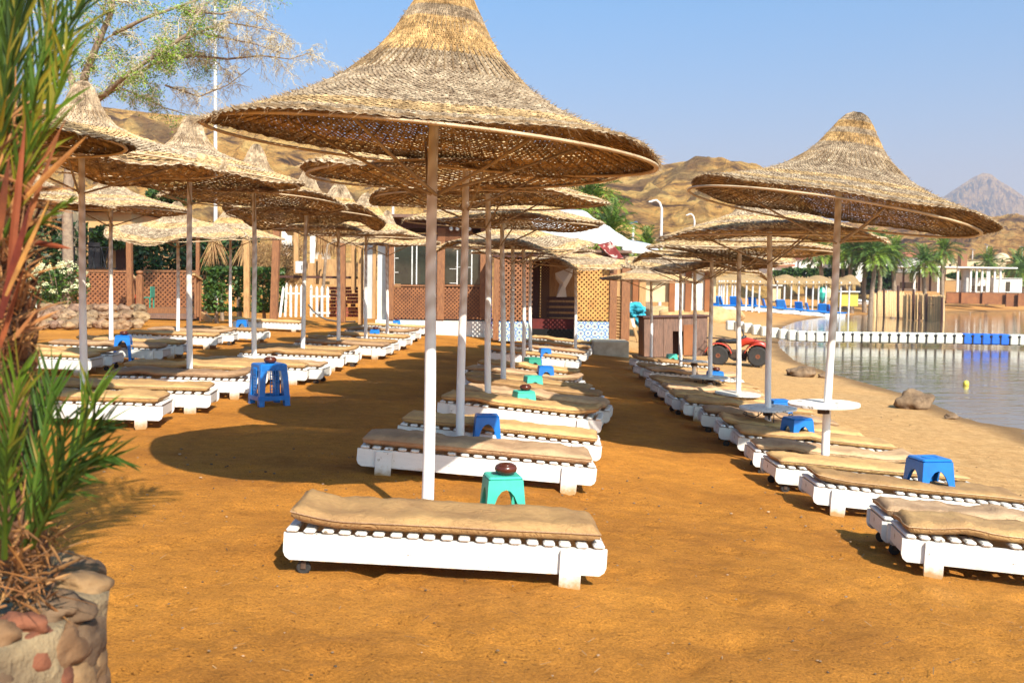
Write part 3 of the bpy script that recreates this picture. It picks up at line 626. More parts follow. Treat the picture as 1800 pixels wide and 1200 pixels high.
BEDS = [make_bed(v) for v in (0, 1, 2)]; used = [False] * 3
BEDK = [kids(t) for t in BEDS]
def place_bed(x1, y1, x2, y2, variant, mi, lab_b, lab_m, group_b, group_m, anchor='mid', hs_=1., mdx=0., yawc=12, flip=False, fixyaw=None):
    A = gp(x1, y1, .262); B = gp(x2, y2, .262); L = min(max((B - A).length, 1.85), 2.15); yaw = math.atan2(B.y - A.y, B.x - A.x)
    yaw = max(-math.radians(yawc), min(math.radians(yawc), yaw))
    if fixyaw is not None: yaw = math.radians(fixyaw)
    M = (A + B) / 2 if anchor == 'mid' else (A if anchor == 'l' else B); k = {'mid': .5, 'l': 0, 'r': 1}[anchor]
    dr = Vector((math.cos(yaw), math.sin(yaw), 0)); P = M - dr * L * k; P.z = gz(P.x, P.y); Q = P + dr * L; zq = gz(Q.x, Q.y)
    pitch = math.atan2(zq - P.z, L); nrm_ = Vector((-dr.y, dr.x, 0)); e = P + nrm_ * .6; roll = math.atan2(gz(e.x, e.y) - P.z, .6)
    rm = Matrix.Rotation(yaw, 3, 'Z') @ Matrix.Rotation(-pitch, 3, 'Y') @ Matrix.Rotation(roll, 3, 'X'); q = rm.to_quaternion(); P.z -= .0
    if not used[variant]:
        used[variant] = True; t = BEDS[variant]; t['label'] = lab_b; t.location = P; t.rotation_mode = 'QUATERNION'; t.rotation_quaternion = q; t['group'] = group_b
    else:
        t = BEDS[variant].copy(); C.objects.link(t); t['label'] = lab_b; t['group'] = group_b; t.location = P; t.rotation_mode = 'QUATERNION'; t.rotation_quaternion = q
        for c in BEDK[variant]:
            d = c.copy(); C.objects.link(d); d.parent = t
            for g in CH2.get(c.name, []): e_ = g.copy(); C.objects.link(e_); e_.parent = d
    t.scale = (L / BL, 1, hs_)
    a, b = MMESH[mi % len(MMESH)]; mo = P + q @ Vector((.04 + mdx, (-.012 if group_m.endswith('middle row') else .022) + uni(-.012, .02), .274 * hs_))
    r = thing('mattress', lab_m, 'mattress', mo, q @ Quaternion((0, 0, 1), uni(-.025, .025)), group_m); r.scale = (L / BL, 1, uni(.85, 1.1))
    c = obj('cover', a, None, r); obj('piping', b, None, c)
    return t, P, q
CH2 = {c.name: kids(c) for K in BEDK for c in K}
CB = [(496,930,1065,962),(621,784,1050,820),(690,744,1062,782),(768,704,1056,738),(800,690,1072,722),(815,674,1055,705),(815,660,1037,692),(818,650,1018,676),(838,640,1015,662),(868,616,1008,637),(907,608,1020,624),(925,602,1030,616),(935,594,1045,608)]
for i, b in enumerate(CB):
    n = len(CB); w_ = nth(i + 1, n)
    lm = ['smooth mustard mattress with a turned up head end', 'tan mattress half in umbrella shade', 'mustard mattress with a folded corner', 'long mustard mattress'][i] if i < 4 else 'worn tan mattress'
    place_bed(*b, (0, 1, 1, 1, 2, 0, 1, 2, 1, 0, 1, 2, 1)[i], i, 'white slatted lounger, %s in the middle row' % w_, '%s, %s in the middle row' % (lm, w_), 'loungers of the middle row', 'mattresses of the middle row', fixyaw=(1.5, 1, -3, -8, -9, -10, -10, -10, -9, -9, -9, -9, -9)[i], anchor='mid')
RB = [(1584,942,2098,1019),(1548,912,2018,975),(1428,852,1820,893),(1361,819,1705,850),(1322,792,1598,824),(1295,766,1588,800),(1262,748,1530,782),(1231,727,1482,763),(1200,709,1440,738),(1180,700,1400,722),(1168,687,1343,702),(1155,678,1325,690),(1147,671,1311,676),(1141,654,1283,659),(1124,647,1250,655),(1116,634,1245,643)]
for i, b in enumerate(RB):
    n = len(RB); w_ = nth(i + 1, n)
    lm = ['creased tan mattress', 'rumpled tan mattress', 'smooth mustard mattress', 'thin mustard mattress'][i] if i < 4 else 'tan mattress'
    place_bed(*b, (1, 0, 1, 0, 0, 2, 0, 0, 2, 0, 1, 0, 2, 0, 1, 0)[i], i + 3, 'white slatted lounger, %s in the waterside row' % w_, '%s, %s in the waterside row' % (lm, w_), 'loungers of the waterside row', 'mattresses of the waterside row', anchor='l', fixyaw=(-12, -10, -4, 0, -4, -4, -5, -6, -4, 2, 4, 5, 7, 8, 8, 8)[i])
LB = [(-50,703,285,712),(48,683,370,692),(178,664,441,669),(205,650,470,655),(319,641,540,650),(360,635,568,648),(413,624,604,629),(440,615,630,622),(508,601,678,612),(530,597,692,606),(560,588,714,597),(602,576,730,587),(640,570,747,578)]
for i, b in enumerate(LB):
    n = len(LB); w_ = nth(i + 1, n)
    lm = ['mottled mustard mattress beside the palm', 'long mustard mattress with a raised end'][i] if i < 2 else 'brown tan mattress'
    place_bed(*b, (1, 1, 1, 0, 1, 2, 1, 2, 1, 0, 1, 2, 1)[i], i + 5, 'white slatted lounger, %s in the left row' % w_, '%s, %s in the left row' % (lm, w_), 'loungers of the row left of the aisle', 'mattresses of the row left of the aisle', anchor='r', fixyaw=(7, 7, 8, 8, 2, -2, 4, 3, -8, -8, -9, -10, -10)[i])
MBD = [(-40,626,160,632),(30,621,197,625),(81,607,286,615),(110,600,322,608),(180,586,382,594),(225,580,411,588),(300,580,468,585),(390,568,530,570)]
for i, b in enumerate(MBD):
    n = len(MBD); w_ = nth(i + 1, n)
    place_bed(*b, (1, 2, 1, 0, 1, 2, 1, 1)[i], i + 2, 'white slatted lounger, %s in the rear left row' % w_, 'faded brown mattress, %s in the rear left row' % w_, 'loungers of the rear left row', 'mattresses of the rear left row', anchor='r', fixyaw=4)
# ------------------------------------------------------------------ stools and ashtrays
def stool_part(seed=0):
    q = MB(); H = .47; t = .118; b = .155; lw = .075
    q.box((0, 0, H - .012), (2 * t, 2 * t, .024), None, .010)
    q.lathe([(.05, H - .0005), (.055, H + .004), (.06, H + .004), (.06, H - .002)], 16)
    for s_ in range(4):
        rt = Matrix.Rotation(s_ * PI / 2, 3, 'Z'); pts = []
        n = 10; outer = [(-t, H - .02), (t, H - .02), (b, 0), (b - .045, 0)]; inner = []
        for k in range(n + 1):
            a = PI * k / n; inner.append((.098 * math.cos(a), .15 + .235 * math.sin(a)))
        ply = outer + [(inner[0][0], inner[0][1])] + inner[1:-1] + [(inner[-1][0], inner[-1][1])] + [(-(b - .045), 0), (-b, 0)]
        nn_ = len(ply); vs = []
        for th_ in (0, -.012):
            for (x, z) in ply:
                y = -(t + (b - t) * (1 - z / H)) - th_ * 1; vs.append(rt @ Vector((x * (t + (b - t) * (1 - z / H)) / max(b, 1e-6) if 0 else x, y, z)))
        # triangulate as strips: outer legs and apron
        L_ = len(ply)
        q.add(vs, [tuple(range(L_)), tuple(range(2 * L_ - 1, L_ - 1, -1))] + [(i, i + L_, (i + 1) % L_ + L_, (i + 1) % L_) for i in range(L_)])
    return q
STM = stool_part().mesh('stool'); 
def big_stool():
    q = MB(); H = .47; t = .15; b = .18
    q.box((0, 0, H - .012), (2 * t, 2 * t, .024), None, .01)
    for sx in (-1, 1):
        for sy in (-1, 1):
            vs = []
            for z, r, w_ in ((H - .01, t, .085), (.28, (t + b) / 2, .065), (0, b, .06)):
                for dx, dy in ((0, 0), (-w_, 0), (-w_, -w_), (0, -w_)): vs.append((sx * (r + dx), sy * (r + dy), z))
            q.add(vs, [(k * 4 + i, k * 4 + (i + 1) % 4, k * 4 + 4 + (i + 1) % 4, k * 4 + 4 + i) for k in range(2) for i in range(4)] + [(8, 9, 10, 11)])
    for s_ in range(4):
        rt = Matrix.Rotation(s_ * PI / 2, 3, 'Z')
        q.box(rt @ Vector((0, -t * 1.02, H - .045)), (2 * t * .9, .012, .06), rt); q.box(rt @ Vector((0, -b * .98, .09)), (2 * b * .9, .014, .05), rt)
        if s_ in (0, 1, 3):
            for k in range(4): q.box(rt @ Vector((-.045 + .03 * k, -t * 1.08, .27)), (.008, .008, .32), rt)
            for k in range(7): q.box(rt @ Vector((0, -t * 1.08, .14 + .035 * k)), (.10, .006, .008), rt)
    return q
def make_stool(px, py, label, m, kind=0, sc=1., rz=0., h=.47):
    P = gp(px, py, h * sc); P.z = gz(P.x, P.y)
    q = STM.copy() if kind == 0 else big_stool().mesh('stool')
    q.materials.append(m); t = obj('plastic_stool', q, None, None, P, rot=(0, 0, rz), scale=(sc, sc, sc)); return tag(t, label, 'stool', None), P
def ashtray(P, label, sc=1.):
    q = MB(); q.lathe([(.001, 0), (.05, 0), (.072, .022), (.078, .042), (.070, .062), (.058, .068), (.052, .066), (.050, .05), (.001, .045)], 24); q.lathe([(.056, .064), (.064, .066), (.05, .075), (.02, .078), (.001, .074)], 24)
    o = obj('ashtray', q, ASH, None, P, smooth=True, scale=(sc,) * 3); tag(o, label, 'ashtray', 'brown clay ashtrays on the stools')
ST = [(884, 833, 'worn teal plastic stool with a brown ashtray, behind the front lounger', TEAL, 0, 1., .2, 'round brown lidded ashtray on the nearest teal stool'),
 (856, 728, 'blue plastic stool at the foot of the second middle row pole', BLUE, 0, 1., .1, None),
 (921, 686, 'teal plastic stool with an ashtray, between mustard mattresses of the middle row', TEAL, 0, 1.0, .3, 'brown ashtray on the middle row teal stool'),
 (937, 660, 'small teal plastic stool standing beyond the second ashtray of the middle row', TEAL, 0, 1.0, .25, None),
 (959, 643, 'blue plastic stool standing between the far teal stools of the middle row', BLUE, 0, 1.05, .1, None),
 (936, 628, 'dark green plastic stool in front of a white rail of the middle row', TEAL2, 0, 1.05, .4, None),
 (958, 612, 'blue plastic stool, farthest of the middle row stools', BLUE, 0, 1., .2, None),
 (473, 638, 'tall blue plastic stool with latticed sides at the end of a lounger', BLUE, 1, 1.2, .6, 'brown ashtray on the tall blue lattice stool'),
 (217, 589, 'blue plastic stool with an ashtray by the rear left loungers', BLUE, 0, 1.1, .2, 'brown ashtray on the leftmost blue stool'),
 (426, 562, 'blue plastic stool in front of the green hedge', BLUE, 0, 1.1, .1, None),
 (659, 579, 'blue plastic stool with ashtray, left of the one nearer the kiosk', BLUE, 0, 1., .1, 'brown ashtray on the blue stool at the end of the left aisle row'),
 (697, 563, 'blue plastic stool with ashtray in front of the kiosk base', BLUE, 0, 1., .2, 'brown ashtray on the blue stool at the kiosk'),
 (1634, 803, 'blue plastic stool on the waterside, nearest to the camera', BLUE, 0, 1.25, .15, None),
 (1402, 733, 'blue plastic stool right of the second waterside pole', BLUE, 0, 1.15, .3, None),
 (1370, 702, 'blue plastic stool just behind the second waterside pole', BLUE, 0, 1.15, .1, None),
 (1257, 652, 'blue plastic stool with an ashtray in front of the quad bike', BLUE, 0, 1.15, .1, 'brown ashtray on the stool by the quad bike'),
 (1181, 622, 'small teal plastic stool in front of the old board cabinet', TEAL, 0, 1., .1, None)]
for px, py, lab, m_, kd, sc, rz, al in ST:
    t, P = make_stool(px, py, lab, m_, kd, sc, rz)
    if not t.get('group'): t['group'] = 'plastic stools'
    if al: ashtray(P + Vector((.02, -.02, .47 * sc + .003)), al, 1.0 if kd == 0 else 1.1)
# ------------------------------------------------------------------ building helpers for facades parallel to the picture
class Plane:
    """a vertical plane at depth Y; px() converts photo columns/rows to metres on it"""
    def __init__(s, Y): s.Y = Y
    def X(s, px, py=500): return at(px, py, s.Y).x
    def Z(s, py, px=900): return at(px, py, s.Y).z
def fbox(q, P, x0, y0, x1, y1, dep=.1, dy=0., tone=None, bev=0):
    a = at(x0, y0, P.Y); b = at(x1, y1, P.Y); q.box(((a.x + b.x) / 2, P.Y + dy + dep / 2, (a.z + b.z) / 2), (abs(b.x - a.x), dep, abs(a.z - b.z)), None, bev, tone)
def local(o, loc):
    return o
def lattice(q, P, x0, y0, x1, y1, step=.075, w=.018, dy=0., th=.012):
    a = at(x0, y0, P.Y); b = at(x1, y1, P.Y); X0, X1 = a.x, b.x; Z0, Z1 = b.z, a.z; W = X1 - X0; H = Z1 - Z0; n = int((W + H) / step)
    for s_ in (0, 1):
        for k in range(n):
            c = -H + (k + .5) * step if 1 else 0
            # line x = X0 + c + t , z = t
            t0 = max(0, -c); t1 = min(H, W - c)
            if t1 - t0 < .03: continue
            p, r = (c + t0, t0), (c + t1, t1)
            if s_: p, r = (W - p[0], p[1]), (W - r[0], r[1])
            dx, dz = (r[0] - p[0]), (r[1] - p[1]); l = math.hypot(dx, dz); nx_, nz_ = -dz / l * w / 2, dx / l * w / 2; y = P.Y + dy + s_ * th
            q.add([(X0 + p[0] - nx_, y, Z0 + p[1] - nz_), (X0 + r[0] - nx_, y, Z0 + r[1] - nz_), (X0 + r[0] + nx_, y, Z0 + r[1] + nz_), (X0 + p[0] + nx_, y, Z0 + p[1] + nz_),
                   (X0 + p[0] - nx_, y + th, Z0 + p[1] - nz_), (X0 + r[0] - nx_, y + th, Z0 + r[1] - nz_), (X0 + r[0] + nx_, y + th, Z0 + r[1] + nz_), (X0 + p[0] + nx_, y + th, Z0 + p[1] + nz_)],
                  [(0, 1, 2, 3), (0, 4, 5, 1), (3, 2, 6, 7)])
def part(name, q, m, t, **k): return obj(name, q, m, t, **k)
def root(name, label, cat, group=None): return thing(name, label, cat, (0, 0, 0), None, group)
def plank(q, p0, p1, w, d, up=None):
    p0, p1 = Vector(p0), Vector(p1); t = (p1 - p0); l = t.length; r = t.to_track_quat('Z', 'Y').to_matrix(); q.box((p0 + p1) / 2, (w, d, l), r, .004)
# ------------------------------------------------------------------ kiosk
K = Plane(33.6); t = root('kiosk', 'brown timber kiosk with dark windows, lattice panels and a cream base', 'kiosk')
q = MB(); fbox(q, K, 660, 562, 868, 594, 3.6); part('base_wall', q, WHITEWALL, t)
for x0, x1 in ((684, 692), (769, 781), (845, 856)):
    q = MB(); fbox(q, K, x0, 402, x1, 562, .14, -.06, bev=.01); part('post', q, WOOD, t)
q = MB(); fbox(q, K, 690, 410, 770, 426, .12, .0); fbox(q, K, 780, 410, 846, 428, .12, 0); part('head_beam', q, WOODD, t)
q = MB(); fbox(q, K, 684, 380, 860, 402, 3.2, .15); part('fascia', q, WOODD, t)
q = MB(); lattice(q, K, 770, 400, 830, 424, .06, .015, -.08); part('upper_lattice', q, LATT, t)
for i, (x0, x1) in enumerate(((692, 768), (781, 845))):
    q = MB(); fbox(q, K, x0, 500, x1, 504, .1, -.03); part('sill', q, WOOD, t)
    q = MB(); fbox(q, K, x0, 427, x1, 500, .01, .10); w_ = part('window', q, GLASSD, t)
    q = MB()
    if i == 0:
        for xx in (692.5, 724, 732, 766): fbox(q, K, xx - .6, 427, xx + .8, 500, .03, .04)
        for xx, yy in ((692, 453), (692, 478)): fbox(q, K, xx, yy, xx + 8, yy + 1.2, .03, .04)
    else:
        for xx in (803.5, 829): fbox(q, K, xx - .6, 440, xx + .8, 500, .03, .04)
        for x_, yy, x2 in ((790, 472, 804), (801, 469, 829), (790, 497, 804)): fbox(q, K, x_, yy, x2, yy + 1.2, .03, .07)
    part('window_frame', q, STEEL, w_)
    q = MB(); lattice(q, K, x0, 505, x1, 561, .13, .045, .0); l_ = part('lattice_panel', q, LATT, t)
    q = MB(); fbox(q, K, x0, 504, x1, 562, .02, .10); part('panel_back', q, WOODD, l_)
q = MB(); fbox(q, K, 686, 402, 858, 562, .08, 3.3); part('rear_wall', q, WOOD, t)
q = MB(); fbox(q, K, 855, 404, 860, 562, 3.2, .1); part('side_wall', q, WOOD, t)
q = MB(); a, b = at(660, 384, K.Y - .6), at(885, 384, K.Y - .6); q.box(((a.x + b.x) / 2, K.Y + 1.6, a.z + .1), (b.x - a.x, 4.6, .1)); part('roof', q, WOODG, t)
for i, x in enumerate((793, 804, 825)):
    q = MB(); p = at(x, 401, K.Y - .25); q.lathe([(.001, -.09), (.05, -.075), (.07, -.03), (.05, .03), (.02, .05), (.02, .1)], 12, p); part('lamp_globe', q, STEEL, t)
K2 = Plane(34.2); t = root('plaster_panel', 'pale grey plaster slab leaning beside the timber kiosk', 'wall')
q = MB(); fbox(q, K2, 640, 424, 655, 560, .12); part('panel', q, GREYW, t); q = MB(); fbox(q, K2, 655.3, 424, 660, 560, .14, -.03); part('edge_board', q, WOODL, t)
q = MB(); fbox(q, K2, 664, 424, 682, 562, .14); tag(part('plaster_wall', q, WHITEWALL, None), 'white plaster slab right beside the kiosk corner post', 'wall')
# ------------------------------------------------------------------ lattice gazebo with tiled bench
G = Plane(31.5); t = root('gazebo', 'lattice sided gazebo with mosaic tiled benches and a dark slatted back', 'gazebo')
for x0, x1, w_ in ((868, 876, 0), (1073, 1083, 0), (1094, 1106, 0)):
    q = MB(); fbox(q, G, x0, 452, x1, 598, .2, 0, bev=.01); part('post', q, WOOD, t)
q = MB(); fbox(q, G, 1083, 452, 1094, 598, .05, .1)
for k in range(14): fbox(q, G, 1085, 520 + k * 5.4, 1092, 521.2 + k * 5.4, .03, .05)
part('slatted_side', q, WOODL, t)
q = MB(); fbox(q, G, 866, 444, 1106, 455, .2, 0); part('top_beam', q, WOODD, t)
for x0, x1, m_ in ((877, 935, LATT), (1014, 1073, LATTY)):
    q = MB(); lattice(q, G, x0, 455, x1, 564, .15, .05, .06); part('lattice_panel', q, m_, t)
q = MB()
G3 = Plane(34.5); lattice(q, G3, 935, 455, 965, 560, .10, .035, 0); part('rear_lattice', q, WOODD, t)
def tiles_mat():
    m, n, b, o = nodes('mosaic_tile'); c = coord(n, 'Object', (1, 1, 1)); v = n.nodes.new('ShaderNodeTexVoronoi'); v.feature = 'F1'; v.inputs['Scale'].default_value = 4.6; v.inputs['Randomness'].default_value = .12; n.links.new(c, v.inputs[0])
    col = ramp(n, v.outputs['Distance'], [(.0, (.45, .30, .05)), (.10, (.02, .09, .30)), (.2, (.75, .74, .66)), (.30, (.05, .26, .16)), (.38, (.70, .70, .62)), (.46, (.04, .16, .42)), (.6, (.7, .68, .6))]); col.node.color_ramp.interpolation = 'CONSTANT'
    n.links.new(col, b.inputs['Base Color']); b.inputs['Roughness'].default_value = .25; return m
TILE = tiles_mat()
for x0, x1 in ((877, 934), (1014, 1073)):
    q = MB(); fbox(q, G, x0, 565, x1, 600, .5, .02); part('tiled_bench', q, TILE, t)
q = MB(); fbox(q, Plane(33.6), 936, 560, 1016, 604, .5, 0); part('red_bench', q, mat('maroon_cushion', (.16, .02, .015), (.08, .012, .01), 3, .9), t)
q = MB(); fbox(q, Plane(33.2), 936, 578, 1016, 598, .12, .1); part('bench_front', q, BRICK, t)
for k in range(4):
    q = MB(); fbox(q, Plane(34.3), 960, 521 + k * 10, 1016, 528 + k * 10, .04, 0); part('back_slat', q, WOODD, t)
q = MB(); a, b = at(862, 446, G.Y), at(1110, 446, G.Y); q.box(((a.x + b.x) / 2, G.Y + 2.1, a.z + .12), (b.x - a.x, 4.4, .08)); part('roof', q, WOODG, t)
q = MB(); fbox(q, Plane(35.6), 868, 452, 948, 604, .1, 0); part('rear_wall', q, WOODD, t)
q = MB(); fbox(q, Plane(35.6), 952, 452, 1106, 604, .1, 0); part('rear_boards', q, WOODL, t)
# white cloth bundle and boards behind the gazebo opening
q = MB(); p = Plane(34.0); a = at(975, 476, 34.); vs = [at(x, y, 34. + dy) for x, y, dy in ((976, 480, 0), (1008, 468, .1), (1006, 484, .25), (994, 506, .3), (996, 522, .2), (978, 522, .1), (984, 500, .2), (977, 490, .1))]
c = sum(vs, Vector()) / 8; q.add(vs + [c + Vector((0, -.25, 0))], [(i, (i + 1) % 8, 8) for i in range(8)]); q.add([v + Vector((0, .12, 0)) for v in vs] + [c], [((i + 1) % 8, i, 8) for i in range(8)])
tag(obj('white_cloth', q, TARP, None), 'crumpled white cloth hanging over the dark bench back in the gazebo', 'cloth')
# blue and pink hanging
q = MB(); D2 = Plane(33.0)
for k in range(8): fbox(q, D2, 858.5, 466 + k * 14, 865, 479 + k * 14, .03, .02 * (k % 2), (1, 1, 1) if k % 3 else (.6, .5, .3))
tag(obj('hanging_cloth', q, mat('blue_print', (.05, .10, .40), (.5, .25, .2), 9, .8), None), 'blue printed cloth hanging between kiosk and gazebo', 'cloth')
# concrete step
q = MB(); a = gp(1100, 629); b = gp(1050, 619); q.box((a.x - .45, a.y + .6, a.z + .20), (1.1, 1.1, .62), None, .03); tag(obj('concrete_block', q, CONC, None), 'cream concrete step block at the corner of the gazebo', 'block')
# tarpaulin roofs above gazebo
def sheet(name, pts, th, m_, label, cat, sag=.15, n=10):
    """four corners (photo px, depth) bilinear sheet with sag"""
    c = [at(*p) for p in pts]; q = MB(); V = []
    for s_ in (0, 1):
        for i in range(n + 1):
            for j in range(n + 1):
                u, v = i / n, j / n; p = c[0] * (1 - u) * (1 - v) + c[1] * u * (1 - v) + c[2] * u * v + c[3] * (1 - u) * v
                V.append(p + Vector((0, 0, -sag * 4 * u * (1 - u) * 4 * v * (1 - v) * .5 + .06 * noise.noise(p * 1.3) - s_ * th)))
    n1 = n + 1; o = n1 * n1; Fc = []
    for i in range(n):
        for j in range(n): a = i * n1 + j; Fc.append((a, a + n1, a + n1 + 1, a + 1)); Fc.append((a + o, a + 1 + o, a + n1 + 1 + o, a + n1 + o))
    for i in range(n): Fc += [(i * n1, i * n1 + o, (i + 1) * n1 + o, (i + 1) * n1), (i * n1 + n, (i + 1) * n1 + n, (i + 1) * n1 + n + o, i * n1 + n + o), (i, i + 1, i + 1 + o, i + o), (n * n1 + i, n * n1 + i + o, n * n1 + i + 1 + o, n * n1 + i + 1)]
    q.add(V, Fc); return tag(obj(name, q, m_, None, smooth=True), label, cat)
sheet('tarpaulin', [(900, 402, 31.5), (1128, 438, 31.5), (1024, 368, 37), (900, 368, 37)], .03, TARP, 'large white tarpaulin roof above the lattice gazebo', 'tarpaulin')
sheet('tarpaulin', [(1092, 440, 32.5), (1168, 448, 32.5), (1146, 430, 38), (1100, 420, 38)], .03, TARP, 'small white tarpaulin corner draped right of the red cloth', 'tarpaulin')
sheet('red_cloth', [(1050, 428, 31.5), (1074, 424, 31.5), (1096, 452, 31), (1078, 452, 31)], .02, REDC, 'dark red cloth draped under the white tarpaulin corner', 'cloth', .35, 16)
# ------------------------------------------------------------------ leaning board, turquoise bundle, cabinet
p = gp(1122, 601); q = MB(); plank(q, (p.x, p.y, p.z), at(1102, 530, p.y + .35), .19, .05); tag(obj('leaning_board', q, PAINT, None), 'white painted board leaning beside the brown cabinet', 'board')
p = at(1117, 546, 33.5); q = MB(); q.rock((p.x, p.y, p.z), .30, 8, (1.0, .7, .75), 3, .6); q.rock((p.x + .18, p.y, p.z - .28), .22, 4, (.9, .7, 1.1), 3, .45); tag(obj('cloth_bundle', q, TURQ, None), 'turquoise cloth bundle hanging beside the gazebo post', 'cloth')
p0 = gp(1132, 628); p1 = gp(1232, 634); t = thing('storage_cabinet', 'old brown board cabinet with an open middle hatch on the sand', 'cabinet', p0, (0, math.radians(-1.5), math.atan2(p1.y - p0.y, p1.x - p0.x) * .4)); W = (p1 - p0).length * .98; H = 1.25
for i, (a, b) in enumerate(((0, .45), (.62, 1))):
    n_ = 3 if i == 0 else 2
    for k in range(n_):
        u0 = a + (b - a) * k / n_; u1 = a + (b - a) * (k + 1) / n_; q = MB(); q.box(((u0 + u1) / 2 * W, 0, H / 2), ((u1 - u0) * W - .008, .03, H), None, .004); obj('board', q, WOODG, t)
q = MB(); q.box((.535 * W, .005, H * .82), (.17 * W, .03, H * .34)); obj('hatch_board', q, WOODG, t)
q = MB(); q.box((.70 * W, -.03, H * .42), (.17 * W, .025, H * .78)); obj('door', q, RATT, t)
q = MB(); q.box((W / 2, .3, H + .03), (W + .1, .75, .06), None, .01); obj('top', q, WOODD, t)
for x in (.015, W - .015):
    q = MB(); q.box((x, .32, H / 2), (.03, .58, H)); obj('side', q, WOODG, t)
q = MB(); q.box((W / 2, .62, H / 2), (W - .07, .03, H)); obj('back', q, WOODD, t)
p = gp(1208, 628); q = MB(); q.box((p.x - 1.0, p.y - .1, p.z + .18), (.35, .3, .36), Matrix.Rotation(.3, 3, 'Z'), .06); tag(obj('sack', q, mat('pale_sack', (.62, .5, .33), None, 5, .9), None), 'pale sack in front of the hatch of the brown cabinet', 'sack')
# ------------------------------------------------------------------ quad bike
pb = gp(1297, 642); th = thing('quad_bike', 'red quad bike with rusty wheels parked on the sand facing the water', 'quad bike', (pb.x, pb.y, pb.z + .01), (0, 0, math.radians(-14)))
for x in (-.60, .60):
    for y in (-.42, .42):
        r = .315; q = MB(); pr = [(r * .52, -.12), (r * .85, -.125), (r * .97, -.10), (r, -.05), (r, .05), (r * .97, .10), (r * .85, .125), (r * .52, .12)]
        q.lathe(pr, 30, (x, y, r), ax='y')
        for k in range(22):
            a = 2 * PI * k / 22; rr = Matrix.Rotation(-a, 3, 'Y'); q.box(Vector((x, y, r)) + rr @ Vector((r * .99, (.05 if k % 2 else -.05), 0)), (.035, .12, .035), rr)
        w_ = obj('wheel', q, BLK, th); s_ = 1 if y > 0 else -1
        q = MB(); q.lathe([(.02, -.03), (.07, -.035), (.09, -.01), (.15, -.005), (.168, -.02), (.168, .02), (.02, .03)], 24, (x, y + s_ * -.0 - .09 * (1 if y < 0 else -1), r), ax='y'); obj('rim', q, RIM, w_)
def loft(q, secs, n=14, tone=None):
    """sections: (x, cy, cz, ry, rz) superellipse loft along x"""
    vs = []; fs = []
    for x, cy, cz, ry, rz in secs:
        for j in range(n):
            a = 2 * PI * j / n; c_, s_ = math.cos(a), math.sin(a); vs.append((x, cy + ry * math.copysign(abs(c_) ** .6, c_), cz + rz * math.copysign(abs(s_) ** .6, s_)))
    for i in range(len(secs) - 1):
        for j in range(n): l = (j + 1) % n; fs.append((i * n + j, i * n + l, (i + 1) * n + l, (i + 1) * n + j))
    fs.append(tuple(range(n))[::-1]); fs.append(tuple((len(secs) - 1) * n + j for j in range(n))); q.add(vs, fs, tone)
q = MB(); loft(q, [(-.05, 0, .60, .10, .10), (.10, 0, .70, .14, .14), (.25, 0, .76, .16, .12), (.50, 0, .74, .20, .09), (.78, 0, .66, .20, .08), (.92, 0, .56, .15, .10), (.95, 0, .50, .08, .06)]); obj('front_body', q, REDP, th, smooth=True)
for nm, xc, sg in (('front_fender', .60, 1), ('rear_fender', -.60, -1)):
    for y in (-.40, .40):
        q = MB(); vs = []; nn_ = 12
        for s_ in (0, 1):
            for k in range(nn_ + 1):
                a = PI * (.06 + .86 * k / nn_); rr = .40 - s_ * .02
                for yy in (-.17, .17): vs.append((xc + rr * 1.05 * math.cos(a), y + yy, .315 + rr * math.sin(a) * (1. - .04 * (yy * y > 0))))
        o_ = (nn_ + 1) * 2; fs_ = []
        for k in range(nn_): a = 2 * k; fs_ += [(a, a + 1, a + 3, a + 2), (a + o_, a + 2 + o_, a + 3 + o_, a + 1 + o_), (a, a + 2, a + 2 + o_, a + o_), (a + 1, a + 1 + o_, a + 3 + o_, a + 3)]
        q.add(vs, fs_); obj(nm, q, REDP, th, smooth=True)
q = MB(); loft(q, [(-.70, 0, .70, .12, .05), (-.55, 0, .76, .15, .06), (-.25, 0, .74, .13, .07), (0, 0, .76, .12, .08), (.14, 0, .86, .10, .07), (.24, 0, .90, .07, .04)]); obj('seat', q, SEATB, th, smooth=True)
q = MB()
for x in (-.95, -.80, -.65, -.5): q.tube([(x, -.30, .82), (x, .30, .82)], .012, 6)
for y in (-.30, 0, .30): q.tube([(-1.0, y, .84), (-.42, y, .82), (-.38, y, .72)], .012, 6)
obj('rear_rack', q, RUST, th)
q = MB()
for x in (.55, .7, .85): q.tube([(x, -.28, .86), (x, .28, .86)], .012, 6)
for y in (-.28, .28): q.tube([(.45, y, .84), (.9, y, .86), (.98, y, .68)], .012, 6)
obj('front_rack', q, RUST, th)
q = MB(); q.tube([(.20, 0, .80), (.12, 0, 1.05)], .02, 8); q.tube([(.12, -.34, 1.10), (.14, -.15, 1.06), (.12, 0, 1.05), (.14, .15, 1.06), (.12, .34, 1.10)], .014, 8); q.tube([(.12, -.34, 1.10), (.11, -.24, 1.085)], .022, 8); q.tube([(.12, .34, 1.10), (.11, .24, 1.085)], .022, 8); obj('handlebar', q, SEATB, th)
q = MB(); q.box((0, 0, .33), (.55, .28, .30), None, .05); q.tube([(-.62, 0, .315), (.62, 0, .315)], .04, 8); q.tube([(-.6, -.36, .315), (-.6, .36, .315)], .03, 8); q.tube([(.6, -.36, .315), (.6, .36, .315)], .03, 8)
q.tube([(-.25, -.05, .45), (-.5, -.15, .5), (-.85, -.18, .52)], .05, 10); obj('engine', q, RUST, th)
